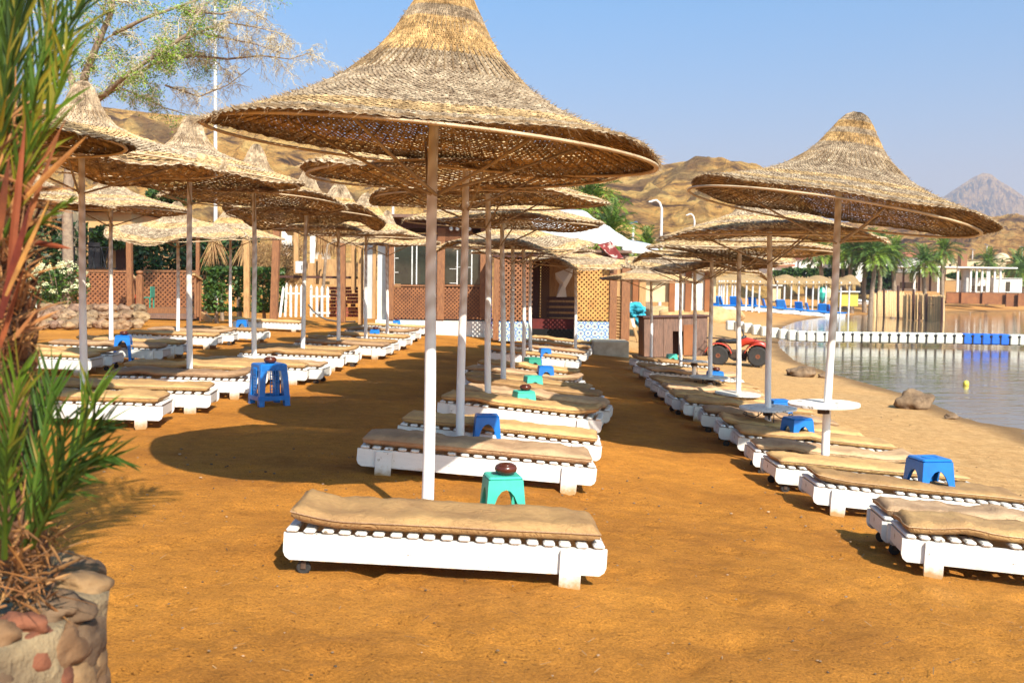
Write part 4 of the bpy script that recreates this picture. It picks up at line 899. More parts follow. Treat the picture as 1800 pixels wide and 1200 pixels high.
for y in (-.33, .33):
    q = MB(); q.add([(-.26, y - .13, .30), (-.12, y - .13, .2), (.26, y - .13, .2), (.26, y + .13, .2), (-.12, y + .13, .2), (-.26, y + .13, .3), (-.30, y - .1, .5), (-.30, y + .1, .5), (-.26, y - .13, .26), (-.12, y - .13, .16), (.26, y - .13, .16), (.26, y + .13, .16), (-.12, y + .13, .16), (-.26, y + .13, .26)], [(0, 1, 4, 5), (1, 2, 3, 4), (6, 0, 5, 7), (8, 13, 12, 9), (9, 12, 11, 10), (0, 8, 9, 1), (1, 9, 10, 2), (5, 4, 12, 13), (4, 3, 11, 12), (2, 10, 11, 3)]); obj('footwell', q, SEATB, th)
# ------------------------------------------------------------------ floating pontoon
t = thing('floating_pontoon', 'line of pale float blocks with five blue ones crossing the bay', 'pontoon')
cube = MB(); cube.box((0, 0, 0), (.418, .46, .50), None, .05); cm = cube.mesh('float_block'); cm2 = cm.copy(); cm.materials.append(FLOAT); cm2.materials.append(FLOATB)
PL = [(1284, 572), (1300, 574), (1330, 580), (1365, 586), (1400, 590.5), (1450, 592), (1550, 593), (1690, 595), (1800, 597.5), (1860, 599)]
PD = [50, 49, 48, 47.2, 46.6, 46.3, 46, 45.8, 45.4, 45.2]
x = 1284.
lug = MB(); lug.lathe([(.03, -.30), (.05, -.28), (.05, .05), (.09, .07), (.09, .12), (.03, .14)], 10); lm = lug.mesh('connector_pin'); lm.materials.append(BLK); i = 0
while x < 1850:
    Y = float(np.interp(x, [p[0] for p in PL], PD)); py = float(np.interp(x, [p[0] for p in PL], [p[1] for p in PL])); p = at(x, py, Y)
    blue = 1690 < x < 1774; b_ = obj('float_block', cm2 if blue else cm, None, t, (p.x, p.y, p.z), rot=(uni(-.03, .03), uni(-.03, .03), uni(-.05, .05)), label='blue float block' if blue else None)
    if i % 1 == 0: obj('connector_pin', lm, None, b_, (.205, -.21, .05))
    p2 = at(x + 1, py, Y); x += .425 / (p2.x - p.x); i += 1
p = at(1698, 675, 27); q = MB(); q.lathe([(.001, -.09), (.06, -.08), (.08, 0), (.06, .07), (.02, .09), (.001, .1)], 14); d_ = ray(1698, 675); tt_ = (WZ + .03 - CH) / d_.z; o = obj('buoy', q, YEL, None, Vector((d_.x * tt_, d_.y * tt_, WZ + .04)), smooth=True); tag(o, 'small yellow buoy floating near the beach', 'buoy')
for i, (px, py, r, lab) in enumerate(((1606, 718, .27, 'large brown boulder at the water edge'), (1398, 660, .20, 'dark small rock on the shore beside the pole'), (1412, 662, .28, 'pale broken rock on the shore'), (1446, 664, .12, 'small white stone at the waterline'), (1672, 737, .10, 'tiny brown stone on the wet sand'))):
    p = gp(px, py); q = MB(); q.rock((0, 0, r * .45), r, i + 3, (1.35, .8, .9) if i == 0 else (1.3, .8, .6), 3, .28); q.c = [(.75, .72, .68)] * len(q.c); o = obj('shore_rock', q, STONE, None, p, smooth=True); tag(o, lab, 'rock', None)
# ------------------------------------------------------------------ rubble bank left, flowering bush, hose
for i in range(74):
    row = i % 3; px = 58 + (i // 3) * 7.6 + row * 2.6 + uni(-3, 3)
    if 150 < px < 232 and row == 2 and rnd() < .4: continue
    p = gp(px, 577 - row * 4 + uni(-2, 2)); r = uni(.13, .26) * (1.0 if row < 2 else .9); q = MB(); tn = uni(.75, 1.25); q.tone = (tn, tn * uni(.85, 1), tn * uni(.75, .95)); q.rock((0, 0, 0), r, i, (1.2, .9, .8), 2, .3)
    o = obj('stone', q, STONE, None, (p.x, p.y + row * .25, p.z + .12 + row * .20)); tag(o, ('reddish' if tn > 1.08 else 'dark' if tn < .9 else 'brown') + ' field stone in the %s course of the rubble bank below the patio' % ('lowest', 'middle', 'top')[row], 'stone', 'brown field stones of the rubble bank')
q = MB(); b0 = gp(95, 560)
for i in range(26):
    a = uni(0, 2 * PI); r = uni(.2, 1.0); p = [Vector((b0.x, b0.y + .6, b0.z)), Vector((b0.x + math.cos(a) * r * .5, b0.y + .6 + math.sin(a) * .4, b0.z + 1.0)), Vector((b0.x + math.cos(a) * r, b0.y + .6 + math.sin(a) * .7, b0.z + uni(1.2, 2.0)))]; q.tube(p, [.02, .012, .005], 5)
t = thing('flowering_bush', 'leafy bush covered in cream white flowers above the rubble bank', 'bush', (0, 0, 0)); part('stems', q, BARK, t)
q = MB(); q.leaves((b0.x, b0.y + .6, b0.z + 1.15), (1.05, .7, .95), 2600, .075, 3, tones=[(1.3, 1.3, .9), (1, 1, 1), (.7, .75, .7), (1.6, 1.5, .8)]); part('foliage', q, LEAF, t)
q = MB()
for i in range(46):
    a = uni(0, 2 * PI); e = uni(-.2, 1); c = Vector((b0.x + 1.05 * math.cos(a) * math.sqrt(1 - e * e * .8), b0.y + .6 - abs(.7 * math.sin(a)), b0.z + 1.15 + .95 * e)); 
    for k in range(34): q.leaf(c + Vector((uni(-1, 1), uni(-1, 1), uni(-.7, .7))) * .10, .03, .8)
part('flowers', q, FLOWER, t)
q = MB(); pts = [gp(40 + i * 4.5, 563 - 10 * math.sin(i * .35) + (3 if i % 2 else 0)) + Vector((0, -.3, .35 + .35 * math.sin(i * .42))) for i in range(12)]; q.tube(pts, .03, 6); tag(obj('garden_hose', q, mat('pale_hose', (.66, .6, .45), None, 4, .5), None, smooth=True), 'pale looping garden hose on the rubble bank', 'hose')
# ------------------------------------------------------------------ patio: deck, lattice fences, stair rails, railing, house
E = Plane(40.5); 
t = root('patio_deck', 'raised brown wooden patio deck and ramp between the stair rails', 'deck')
q = MB(); fbox(q, E, 245, 541, 345, 553, 3.0, .1); part('deck', q, WOOD, t); q = MB(); fbox(q, Plane(39.2), 248, 552, 350, 561, 1.2, 0); part('step', q, WOODG, t)
for x0, x1, lab in ((128, 232, 'brown lattice fence left of the patio newel post'), (252, 345, 'brown lattice fence at the back of the patio deck')):
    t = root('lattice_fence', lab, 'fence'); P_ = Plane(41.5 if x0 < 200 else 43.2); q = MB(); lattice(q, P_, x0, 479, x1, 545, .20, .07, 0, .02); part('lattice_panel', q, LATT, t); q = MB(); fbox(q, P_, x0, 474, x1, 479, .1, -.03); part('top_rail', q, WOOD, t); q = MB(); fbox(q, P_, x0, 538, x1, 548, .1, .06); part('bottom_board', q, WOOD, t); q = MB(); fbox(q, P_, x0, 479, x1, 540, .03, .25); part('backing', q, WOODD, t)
def newel(px, py0, py1, Y, label):
    a = at(px, py0, Y); b = at(px, py1, Y); h = a.z - b.z; q = MB(); q.box((b.x, Y, b.z + h * .44), (.24, .24, h * .88), None, .02); q.lathe([(.13, h * .88), (.09, h * .90), (.08, h * .915), (.12, h * .93), (.14, h * .955), (.12, h * .985), (.04, h)], 16, (b.x, Y, b.z)); return tag(obj('newel_post', q, WOOD, None), label, 'post')
newel(246, 475, 560, 38.6, 'turned wooden newel post at the foot of the patio steps')
for pts, lab in (([(227, 481), (244, 494), 39.2, 40.6], 'short sloping wooden handrail behind the newel post'), ([(340, 482), (362, 497), 39.4, 38.2], 'sloping wooden handrail right of the patio steps')):
    t = root('handrail', lab, 'handrail'); a = at(*pts[0], pts[3]); b = at(*pts[1], pts[2]); q = MB(); plank(q, a, b, .12, .09); part('rail', q, WOODL, t)
    for k in (0.15, .55, .95):
        c = a.lerp(b, k); q = MB(); q.box((c.x, c.y, c.z - .85), (.07, .07, 1.6)); part('baluster', q, WOOD, t)
q = MB(); a = at(335, 542, 39.8); b = at(375, 566, 38.0); plank(q, a, b, .1, .25); tag(obj('stair_stringer', q, WOODL, None), 'slanting pale board at the right side of the patio steps', 'board')
q = MB(); fbox(q, Plane(39.8), 229, 517, 240, 551, .05, 0); tag(obj('red_board', q, REDP, None), 'bright red board standing behind the newel post', 'board')
# green chair
p = at(258, 541, 40.9); t = thing('garden_chair', 'green plastic garden chair on the patio deck', 'chair', p)
q = MB(); q.box((0, 0, .42), (.5, .5, .04), None, .01); obj('seat', q, TEAL2, t); q = MB(); q.box((.24, 0, .65), (.04, .46, .45), None, .01); obj('backrest', q, TEAL2, t)
for a in (-.21, .21):
    for b in (-.21, .21): q = MB(); q.box((a, b, .2), (.05, .05, .4)); obj('leg', q, TEAL2, t)
# iron railing
t = root('iron_railing', 'black wrought iron railing above the left lattice fence', 'railing'); P_ = Plane(42.6)
q = MB(); fbox(q, P_, 126, 433, 200, 436, .05); fbox(q, P_, 126, 470, 205, 473, .05); part('rails', q, IRON, t)
for i, x in enumerate((131, 139, 148, 158, 168, 178, 190)):
    q = MB(); a, b = at(x, 435, 42.6), at(x + (8 if i % 2 else -8), 472, 42.6); q.tube([a, b], .025, 5); q.tube([at(x, 435, 42.62), at(x, 472, 42.62)], .022, 5); part('baluster', q, IRON, t)
q = MB(); fbox(q, P_, 155, 426, 176, 470, .05); part('gate_panel', q, IRON, t)
# house
t = root('house', 'apricot walled house with a pale corner column behind the iron railing', 'house'); Hh = Plane(46)
q = MB(); fbox(q, Hh, 90, 372, 232, 545, 5); part('wall', q, ORANGEW, t); q = MB(); fbox(q, Plane(44), 100, 370, 126, 545, .9); part('column', q, CREAM, t); q = MB(); fbox(q, Hh, 80, 358, 240, 372, 5.5, -.5); part('roof', q, WOODG, t)
q = MB(); fbox(q, Hh, 205, 400, 225, 520, .1, -.12); d_ = part('door', q, WOODD, t); q = MB(); fbox(q, Plane(45.8), 156, 400, 186, 470, .06, 0); part('window', q, GLASSD, t)
# ------------------------------------------------------------------ timber posts, hedges, junk yard
POSTS = [(227, 400, 548, 9, 38.5, 'rough brown timber post left of the dark hedge', WOOD, 2), (434, 402, 556, 9.5, 34.6, 'pale timber post in front of the clipped hedge', WOODL, 0), (487, 398, 556, 12, 34.2, 'thick brown timber post at the right end of the hedge', WOOD, -6), (521, 398, 482, 8, 35.6, 'yellow timber post behind the white meter box', WOODL, 0),
         (603, 405, 556, 8.5, 34.4, 'brown timber post in front of the brick rubble', WOOD, 0), (634, 420, 560, 8, 34.6, 'yellow timber post beside the grey plaster slab', WOODL, 0), (348, 400, 548, 6, 38.8, 'slim reddish post between two umbrella poles', WOOD, 0), (622, 420, 500, 8, 35.0, 'weathered yellow post behind the brick rubble', WOODL, 0)]
for x, y0, y1, w_, Y, lab, m_, ln_ in POSTS:
    a = at(x, y0, Y); b = at(x + ln_, y1, Y); s_ = w_ / F * Y; q = MB(); plank(q, (b.x, Y, b.z - .2), (a.x, Y, a.z), s_, s_); tag(obj('timber_post', q, m_, None), lab, 'post', 'timber posts behind the loungers')
def hedge(label, x0, y0, x1, y1, Y, dep, n, size, m_=LEAFD, box=True, tones=((1.5, 1.5, 1.2), (1, 1, 1), (.6, .65, .6)), trunk=True):
    a = at(x0, y0, Y); b = at(x1, y1, Y); c = ((a.x + b.x) / 2, Y + dep / 2, (a.z + b.z) / 2); rad = ((b.x - a.x) / 2, dep / 2, (a.z - b.z) / 2)
    t = thing('hedge', label, 'hedge'); q = MB(); q.leaves(c, rad, n, size, int(x0), box, list(tones), .5, .75 if box else .3); part('foliage', q, m_, t)
    if trunk:
        for k in range(3 if x1 - x0 > 60 else 2):
            x = x0 + (x1 - x0) * (k + .5) / (3 if x1 - x0 > 60 else 2); u = at(x, y1 - 12, Y + dep * .4); q = MB(); q.tube([(u.x, u.y, u.z + .2), (u.x + .05, u.y, gz(u.x, u.y) - .1)], [.05, .08], 6); part('trunk', q, BARK, t)
    return t
hedge('clipped bright green hedge between the timber posts', 358, 470, 484, 548, 35.5, 1.6, 7000, .085, LEAF)
hedge('tall dark green hedge behind the patio lattice', 232, 395, 350, 500, 45, 2.5, 6500, .14, LEAFD, trunk=False)
hedge('tall dark green shrub above the clipped hedge', 345, 392, 432, 480, 39, 2, 5200, .11, LEAFD)
hedge('dark shrub filling the space beneath the left umbrellas', -20, 385, 110, 540, 43, 2.5, 5200, .16, LEAFD)
hedge('green bush top showing between the left umbrellas', 240, 318, 330, 360, 52, 3, 3000, .14, LEAF, False, trunk=False)
hedge('green climber on the apricot house', 150, 392, 228, 440, 44.5, .8, 1500, .10, LEAF, False, trunk=False)
# dry fronds hanging
def blade_strip(q, p0, d, L, w, droop, side, n=6, tone=(1, 1, 1), fold=.35):
    """long tapering folded leaf blade"""
    p = Vector(p0); d = Vector(d).normalized(); side = Vector(side).normalized(); vs = []
    for i in range(n + 1):
        u = i / n; ww = w * (math.sin(PI * min(1, .12 + .5 * (1 - u) + .38 * (1 - u) ** 2)) if u < 1 else 0) * (1 if u < .98 else .05); ww = w * (.45 + .55 * math.sin(PI * min(1, u * 1.6 + .1) / 1.6 * 1.0)) * (1 - u ** 3)
        nrm_ = side.cross(d).normalized(); vs += [p - side * ww + nrm_ * ww * fold, p, p + side * ww + nrm_ * ww * fold]
        d = (d + Vector((0, 0, -droop / n))).normalized(); p = p + d * (L / n)
    q.add(vs, [(i * 3 + k, i * 3 + k + 1, i * 3 + k + 4, i * 3 + k + 3) for i in range(n) for k in (0, 1)], tone)
for x, y, Y, lab in ((376, 420, 38.4, 'hanging dry palm frond in front of the tall dark shrub'), (432, 425, 38.8, 'hanging dry palm frond beside the pale timber post')):
    q = MB(); p = at(x, y, Y)
    for k in range(70): blade_strip(q, p + Vector((uni(-.1, .1), uni(-.1, .1), uni(-.2, .2))), (uni(-.5, .7), uni(-.4, .4), -1 + uni(0, .5)), uni(.7, 1.4), .018, .5, (1, uni(-1, 1), 0), 4, (uni(.8, 1.3),) * 3)
    tag(obj('dry_frond', q, DRY, None), lab, 'palm frond')
# white picket fence
t = root('picket_fence', 'broken white picket fence in front of the junk yard', 'fence', None); Pk = Plane(34.8)
for i, (x, y0, dx) in enumerate(((498, 503, -6), (504, 496, -3), (511, 500, 0), (521, 500, -1), (530, 500, 0), (547, 500, 0), (557, 502, 0), (566, 502, 0), (576, 503, 0))):
    a, b = at(x, y0, 34.8), at(x + dx, 557, 34.8); w_ = .085; q = MB(); h = a.z - b.z; sh_ = b.x - a.x; q.prism([(b.x - w_ / 2, b.z), (b.x + w_ / 2, b.z), (a.x + w_ / 2, a.z - .09), (a.x, a.z), (a.x - w_ / 2, a.z - .09)], 34.8, 34.83); part('picket', q, PAINT_WORN, t)
for x0, x1, y in ((505, 535, 514), (544, 580, 519), (544, 580, 548)):
    q = MB(); fbox(q, Plane(34.85), x0, y, x1, y + 3.5, .04); part('cross_rail', q, PAINT_WORN, t)
# boards, brick rubble, straw heap
for i, (x0, y0, x1, y1, Y, m_, lab) in enumerate(((541, 462, 552, 500, 36.4, WOODL, 'narrow yellow board standing left of the wide plywood sheet'), (553, 455, 592, 500, 36.4, WOODL, 'wide yellow plywood sheet behind the picket fence'), (605, 462, 620, 488, 36.3, WOODL, 'small yellow board leaning over the brick rubble'), (560, 448, 566, 500, 36.2, WOODL, 'upright narrow yellow plank before the plywood'))):
    q = MB(); fbox(q, Plane(Y), x0, y0, x1, y1, .05, -.04 * i); tag(obj('yellow_board', q, m_, None), lab, 'board')
q = MB(); fbox(q, Plane(35.2), 490, 484, 628, 490, .12); tag(obj('cross_beam', q, WOODD, None), 'dark horizontal beam across the junk yard above the pickets', 'beam')
q = MB(); pr_ = Plane(35.6)
for r_ in range(9):
    for c_ in range(9):
        x = 578 + c_ * 7 + (3.5 if r_ % 2 else 0) + uni(-.6, .6); y = 504 + r_ * 6.0
        if rnd() < .06: continue
        fbox(q, pr_, x, y, x + 6.4, y + 5.2, .3, uni(-.06, .04), (uni(.7, 1.4),) * 3)
tag(obj('brick_pile', q, BRICK, None), 'crumbling red brick stack behind the timber post', 'brick pile')
q = MB()
for i in range(2600):
    p = at(uni(440, 530), uni(430, 500), 37.5 + uni(-.8, .8)); d = Vector((uni(-1, 1), uni(-.6, .6), uni(-.9, .9))).normalized(); l = uni(.15, .5); s_ = d.cross(Vector((0, 1, 0.2))).normalized() * .012; q.add([p - s_, p + s_, p + d * l], [(0, 1, 2)], (uni(.6, 1.2),) * 3)
tag(obj('straw_heap', q, DRY, None), 'tangled brown straw heap above the clipped hedge', 'straw heap')
q = MB()
for i in range(900):
    p = at(uni(556, 600), uni(402, 414), 36.8 + uni(-.3, .3)); l = uni(.4, 1.1); s_ = Vector((.014, 0, 0)); q.add([p - s_, p + s_, p + Vector((uni(-.08, .08), uni(-.1, .1), -l))], [(0, 1, 2)], (uni(.9, 1.6),) * 3)
tag(obj('straw_fringe', q, DRY, None), 'pale straw fringe hanging behind the left aisle umbrellas', 'straw fringe')
q = MB(); fbox(q, Plane(38.5), 545, 412, 580, 470, .15); fbox(q, Plane(38.5), 495, 396, 512, 450, .15); tag(obj('cream_wall', q, WHITEWALL, None), 'cream wall piece standing behind the junk yard', 'wall')
q = MB(); q.box(at(526, 470, 35.0), (.26, .14, .42), None, .02); t = obj('meter_box', q, STEEL, None); tag(t, 'white metal meter box fixed on the yellow post', 'box'); q = MB(); p = at(526, 470, 34.92); q.box((p.x + .09, p.y, p.z), (.02, .03, .16)); obj('handle', q, IRON, t)
q = MB(); a = at(576, 430, 35.1); b = at(562, 556, 35.1); q.tube([b, at(569, 500, 35.1), at(572, 460, 35.), a, at(590, 424, 35.2)], [.08, .06, .05, .035, .02], 7); tag(obj('bent_trunk', q, BARK, None), 'thin bare leaning trunk before the yellow boards', 'trunk')
q = MB(); pts = [at(x, y, 34.5) for x, y in ((542, 535), (550, 546), (562, 556), (575, 562), (600, 566), (625, 565))]; q.tube(pts, .03, 6); tag(obj('black_pipe', q, IRON, None), 'black pipe curving down to the sand behind the pole', 'pipe')
for i, (x, y, h) in enumerate(((476, 566, 1), (575, 561, .5))): pass
sheet('white_awning', [(498, 402, 36), (528, 398, 36), (524, 412, 36.8), (506, 412, 36.8)], .03, TARP, 'small white awning above the meter box', 'awning')
t = root('plastered_hut', 'cream hut wall with brown boarding behind the waterside umbrellas', 'hut'); P_ = Plane(44)
q = MB(); fbox(q, P_, 1108, 468, 1258, 532, 3); part('wall', q, CREAM, t)
for x0, x1 in ((1112, 1120), (1176, 1184), (1204, 1212), (1238, 1246)): q = MB(); fbox(q, P_, x0, 462, x1, 548, .2, -.3); part('post', q, RATT, t)
for x0, x1 in ((1124, 1134), (1184, 1203), (1216, 1236)): q = MB(); fbox(q, P_, x0, 470, x1, 545, .06, -.15); part('boarding', q, WHITEWALL if x0 > 1180 else WOODL, t)
q = MB(); a = at(1180, 468, 44); q.box((a.x, 45.2, a.z + .15), (5.2, 4.4, .15)); part('roof', q, THATCHR, t)
DSAND = mat('dry_sand', (.62, .40, .19), (.45, .27, .11), 3, .95, .02)
for j, (px, py, rr, lab) in enumerate(((1230, 561, 1.5, 'large tan sand mound beyond the cabinet'), (1160, 556, 1.1, 'low tan sand mound behind the cabinet'))):
    p = gp(px, py); q = MB(); q.rock((0, 0, 0), rr, 20 + j, (1.7, 1.2, .62), 3, .3); q.c = [(1.0, 1., .999)] * len(q.c); tag(obj('sand_mound', q, DSAND, None, p, smooth=True), lab, 'mound')
# ------------------------------------------------------------------ far shelters with blue loungers
Y0 = 100.
def thatch_roof(x0, x1, yt, yb, Y, seed, label, posts, drop=1.):
    t = root('thatch_shelter', label, 'shelter', 'thatched shelters on the far beach'); a = at(x0, yt, Y); b = at(x1, yb, Y); X0, X1, zt, zb = a.x, b.x, a.z, b.z; q = MB(); n = 60; V = []
    prof = [(0, -2.2, zb), (.3, -1.3, (zt + zb) / 2 + .15), (.5, 0, zt), (.7, 1.3, (zt + zb) / 2 + .15), (1, 2.2, zb)]
    for i in range(n + 1):
        x = X0 + (X1 - X0) * i / n
        for k, (_, dy, z) in enumerate(prof): V.append((x, Y + dy, z + .18 * noise.noise(Vector((x * .7, dy, seed))) + (.22 * math.sin(x * 1.9) if k == 2 else 0)))
    q.add(V, [(i * 5 + k, (i + 1) * 5 + k, (i + 1) * 5 + k + 1, i * 5 + k + 1) for i in range(n) for k in range(4)], (1, 1, .99))
    for i in range(int((X1 - X0) * 75)):
        u = rnd(); x = uni(X0, X1); f = rnd(); y = Y - 2.2 * f; z = zt + (zb - zt) * f + .08; l = uni(.3, .8); s_ = .025; tn = uni(.55, 1.5); q.add([(x - s_, y, z), (x + s_, y, z), (x + uni(-.12, .12), y - l * .6, z - l * .62)], [(0, 1, 2)], (tn, tn, tn))
    part('roof', q, THATCHR, t)
    for px in posts:
        p = at(px, 500, Y - 1.9); g = gz(p.x, Y - 1.9); m2 = MB(); m2.tube([(p.x, Y - 1.9, g - .1), (p.x + .02, Y - 1.9, zb + .3)], .085, 7); part('post', m2, STEEL, t)
    return t
thatch_roof(1252, 1352, 481, 500, 92, 1, 'left thatched shelter on the far beach with thin white posts', (1256, 1264, 1268, 1272, 1278, 1287, 1292, 1312, 1323, 1335))
thatch_roof(1356, 1500, 486, 501, 100, 2, 'right thatched shelter on the far beach over many blue loungers', (1366, 1379, 1391, 1404, 1417, 1429, 1439, 1452, 1465, 1478, 1493))
t0 = None
far_l = thing('beach_lounger', 'x', 'sun lounger', (0, 0, 0), None, 'blue loungers under the far shelters'); q = MB(); q.box((0, 0, .38), (2.0, .75, .12), None, .03); obj('seat', q, BLUE, far_l); q = MB(); q.box((-.85, 0, .72), (.12, .75, .75), Matrix.Rotation(-.35, 3, 'Y'), .03); obj('backrest', q, BLUE, far_l)
q = MB(); q.box((0, 0, .15), (1.7, .6, .28)); obj('frame', q, STEEL, far_l)
K_ = kids(far_l); lst = [1262, 1272, 1283, 1294, 1306, 1316, 1328, 1342, 1358, 1370, 1382, 1394, 1410, 1422, 1434, 1446, 1458, 1470]
for i, px in enumerate(lst):
    p = at(px, 540, 89 + i * .55); z = gz(p.x, p.y); lab = 'blue lounger, %s under the thatched shelters on the far beach' % (['leftmost', 'second from the left', 'third from the left', 'fourth from the left', 'fifth from the left', 'sixth from the left', 'seventh from the left', 'eighth from the left', 'ninth from the left'] + ['ninth from the right', 'eighth from the right', 'seventh from the right', 'sixth from the right', 'fifth from the right', 'fourth from the right', 'third from the right', 'second from the right', 'rightmost'])[i]
    if i == 0: r = far_l; r['label'] = lab
    else:
        r = far_l.copy(); C.objects.link(r); r['label'] = lab
        for c in K_: d = c.copy(); C.objects.link(d); d.parent = r
    r.location = (p.x, p.y, z); r.rotation_euler = (0, 0, uni(-.3, .3) + (1.2 if i % 3 == 0 else .2)); r.scale = (1, 1, 1.2)
for i, (x0, y0, x1, y1, Y, m_, nm, lab, ct) in enumerate(((1476, 513, 1508, 530, 103, YEL, 'kiosk_cart', 'yellow cart with a white top at the end of the right shelter', 'cart'), (1355, 502, 1372, 524, 104, CREAM, 'cream_booth', 'cream booth under the right thatched shelter', 'booth'))):
    t = root(nm, lab, ct); q = MB(); fbox(q, Plane(Y), x0, y0, x1, y1 + 8, 1.5); part('body', q, m_, t); q = MB(); fbox(q, Plane(Y - .3), x0 - 2, y0 - 2, x1 + 4, y0 + .8, 2.2); part('top', q, STEEL, t)
for i, (x, lab, m_) in enumerate(((1446, 'folded teal parasol under the far right shelter', TEAL), (1454, 'folded cream parasol under the far right shelter', CREAM))):
    p = at(x, 514, 98.5); q = MB(); q.lathe([(.05, -1.0), (.35, -.5), (.5, 0), (.3, .5), (.05, .8)], 10, p); tag(obj('folded_parasol', q, m_, None), lab, 'parasol')
# upturned white boat
p = gp(1515, 538); q = MB(); loft(q, [(-1.9, 0, .35, .1, .2), (-1.2, 0, .45, .5, .35), (0, 0, .5, .65, .42), (1.2, 0, .45, .5, .36), (1.8, 0, .38, .2, .2)]); t = obj('small_boat', q, STEEL, None, (p.x, p.y + 2, p.z), smooth=True, rot=(0, 0, -.3)); tag(t, 'small white boat pulled up beside the reed fence', 'boat'); q = MB(); q.tube([(-1.5, -.5, .55), (0, -.70, .62), (1.4, -.45, .5)], .05, 6); obj('gunwale', q, BLK, t)
# reed fence standing in the water
t = root('reed_fence', 'tall reed fence on poles reaching into the shallow water', 'fence')
def reedpanel(x0, x1, yt, yb, Y0_, Y1_):
    q = MB(); n = int((x1 - x0) * 1.5)
    for i in range(n):
        u = i / n; Y = Y0_ + (Y1_ - Y0_) * u; a = at(x0 + (x1 - x0) * u, yt + uni(-2, 2) + noise.noise(Vector((u * 9, 1, 0))) * 3, Y); b = at(x0 + (x1 - x0) * u + uni(-.6, .6), yb, Y); s_ = .05; tn = uni(.8, 1.6)
        if noise.noise(Vector((u * 14, x0, 0))) < -.25: continue
        q.add([(b.x - s_, Y, b.z - .6), (b.x + s_, Y, b.z - .6), (a.x + s_ * .5, Y, a.z), (a.x - s_ * .5, Y, a.z)], [(0, 1, 2, 3)], (tn, tn, tn))
    part('reed_panel', q, REEDS, t)
reedpanel(1536, 1590, 513, 546, 104, 92); reedpanel(1588, 1632, 516, 550, 92, 88); reedpanel(1626, 1660, 520, 553, 88, 86)
for x, y0, y1, Y in ((1554, 507, 548, 98), (1579, 502, 553, 92), (1606, 508, 553, 90), (1616, 530, 556, 89), (1629, 516, 556, 88), (1656, 523, 558, 86)):
    q = MB(); a, b = at(x, y0, Y - .2), at(x, y1, Y - .2); q.tube([(b.x, Y - .2, min(b.z, WZ) - .3), a], .11, 7); part('pole', q, WOODD, t)
q = MB(); fbox(q, Plane(87), 1630, 521, 1656, 522.6, .1); fbox(q, Plane(87), 1630, 535, 1656, 536.4, .1); part('rail', q, WOODD, t)
# low brown barriers
for i, (x0, x1, yt, yb, Y, lab) in enumerate(((1505, 1545, 500, 512, 128, 'low woven barrier beyond the reed fence'), (1664, 1690, 514, 527, 140, 'reddish brown barrier, leftmost beneath the pergola'), (1690, 1727, 514, 528, 139.6, 'red brown barrier left of centre beneath the pergola'), (1727, 1769, 514, 529, 139.2, 'paler brown barrier beneath the pergola'), (1769, 1790, 515, 533, 138.6, 'dark red barrier right of the paler one beneath the pergola'), (1790, 1830, 515, 532, 138, 'pale barrier at the right edge beyond the water'))):
    a, b = at(x0, yt, Y), at(x1, yb, Y); t = root('brown_barrier', lab, 'barrier', 'low barriers on the far shore'); q = MB(); fbox(q, Plane(Y), x0 + .2, yt, x1 - .2, yb + 6, .2); part('panel', q, RATT if i else REEDS, t); q = MB(); fbox(q, Plane(Y), x0, yt - 1, x1, yt + .3, .3, -.05); part('cap', q, WOODD, t)
# pergola
t = root('pergola', 'long flat white pergola roof on slim columns beyond the bay', 'pergola'); Pg = Plane(142)
q = MB(); fbox(q, Pg, 1580, 467, 1668, 470.6, 7); fbox(q, Pg, 1640, 468, 1786, 472.4, 8, -.5); part('roof', q, WHITEWALL, t)
for x in (1607, 1649, 1654, 1683, 1706, 1716, 1726, 1735, 1738, 1748, 1758): q = MB(); fbox(q, Pg, x, 470.5, x + (1.8 if x < 1700 else 1.4), 514, .25); part('column', q, WHITEWALL, t)
for x in (1612, 1641, 1661): q = MB(); fbox(q, Pg, x, 470.5, x + 1.4, 512, .25, 5); part('column', q, WOODD, t)
q = MB(); c = at(1696, 514, 143.5); h = at(1696, 471, 143.5).z - c.z; q.lathe([(.55, -.3), (.55, h * .6), (.75, h * .9), (.95, h)], 20, c); part('round_column', q, GREYW, t)
q = MB(); fbox(q, Plane(146), 1690, 447, 1700, 468, 1.2); part('chimney', q, WOOD, t)
# white houses
def house(label, x0, y0, x1, y1, Y, m_=WHITEWALL, roof=None, wins=(), door=None, dome=None, flat=True):
    t = root('white_house', label, 'house', None); q = MB(); fbox(q, Plane(Y), x0, y0, x1, y1 + 4, 6); part('wall', q, m_, t)
    if roof == 'tile':
        a, b = at(x0 - 2, y0, Y), at(x1 + 2, y0, Y); h = (y1 - y0) * .35 / F * Y; q = MB(); q.add([(a.x, Y - .4, a.z), (b.x, Y - .4, a.z), (b.x, Y + 6.4, a.z), (a.x, Y + 6.4, a.z), (a.x + 1, Y + 3, a.z + h), (b.x - 1, Y + 3, a.z + h)], [(0, 1, 5, 4), (1, 2, 5), (2, 3, 4, 5), (3, 0, 4), (3, 2, 1, 0)]); part('roof', q, ROOFR, t)
    elif flat: q = MB(); fbox(q, Plane(Y), x0 - .6, y0 - 1.6, x1 + .6, y0 - .02, 6.3, -.15); part('parapet', q, m_, t)
    for w0, w1, w2, w3 in wins: q = MB(); fbox(q, Plane(Y), w0, w1, w2, w3, .12, -.06); part('window', q, GLASSD, t)
    if door: q = MB(); fbox(q, Plane(Y), *door, .12, -.06); part('door', q, GLASSD, t)
    if dome: x, y, r = dome; c = at(x, y, Y + 3); rr = r / F * Y; q = MB(); q.lathe([(rr * math.cos(k * PI / 16), rr * 1.05 * math.sin(k * PI / 16)) for k in range(8)] + [(.05, rr * 1.05)], 24, c); part('dome', q, CREAM, t)
    return t
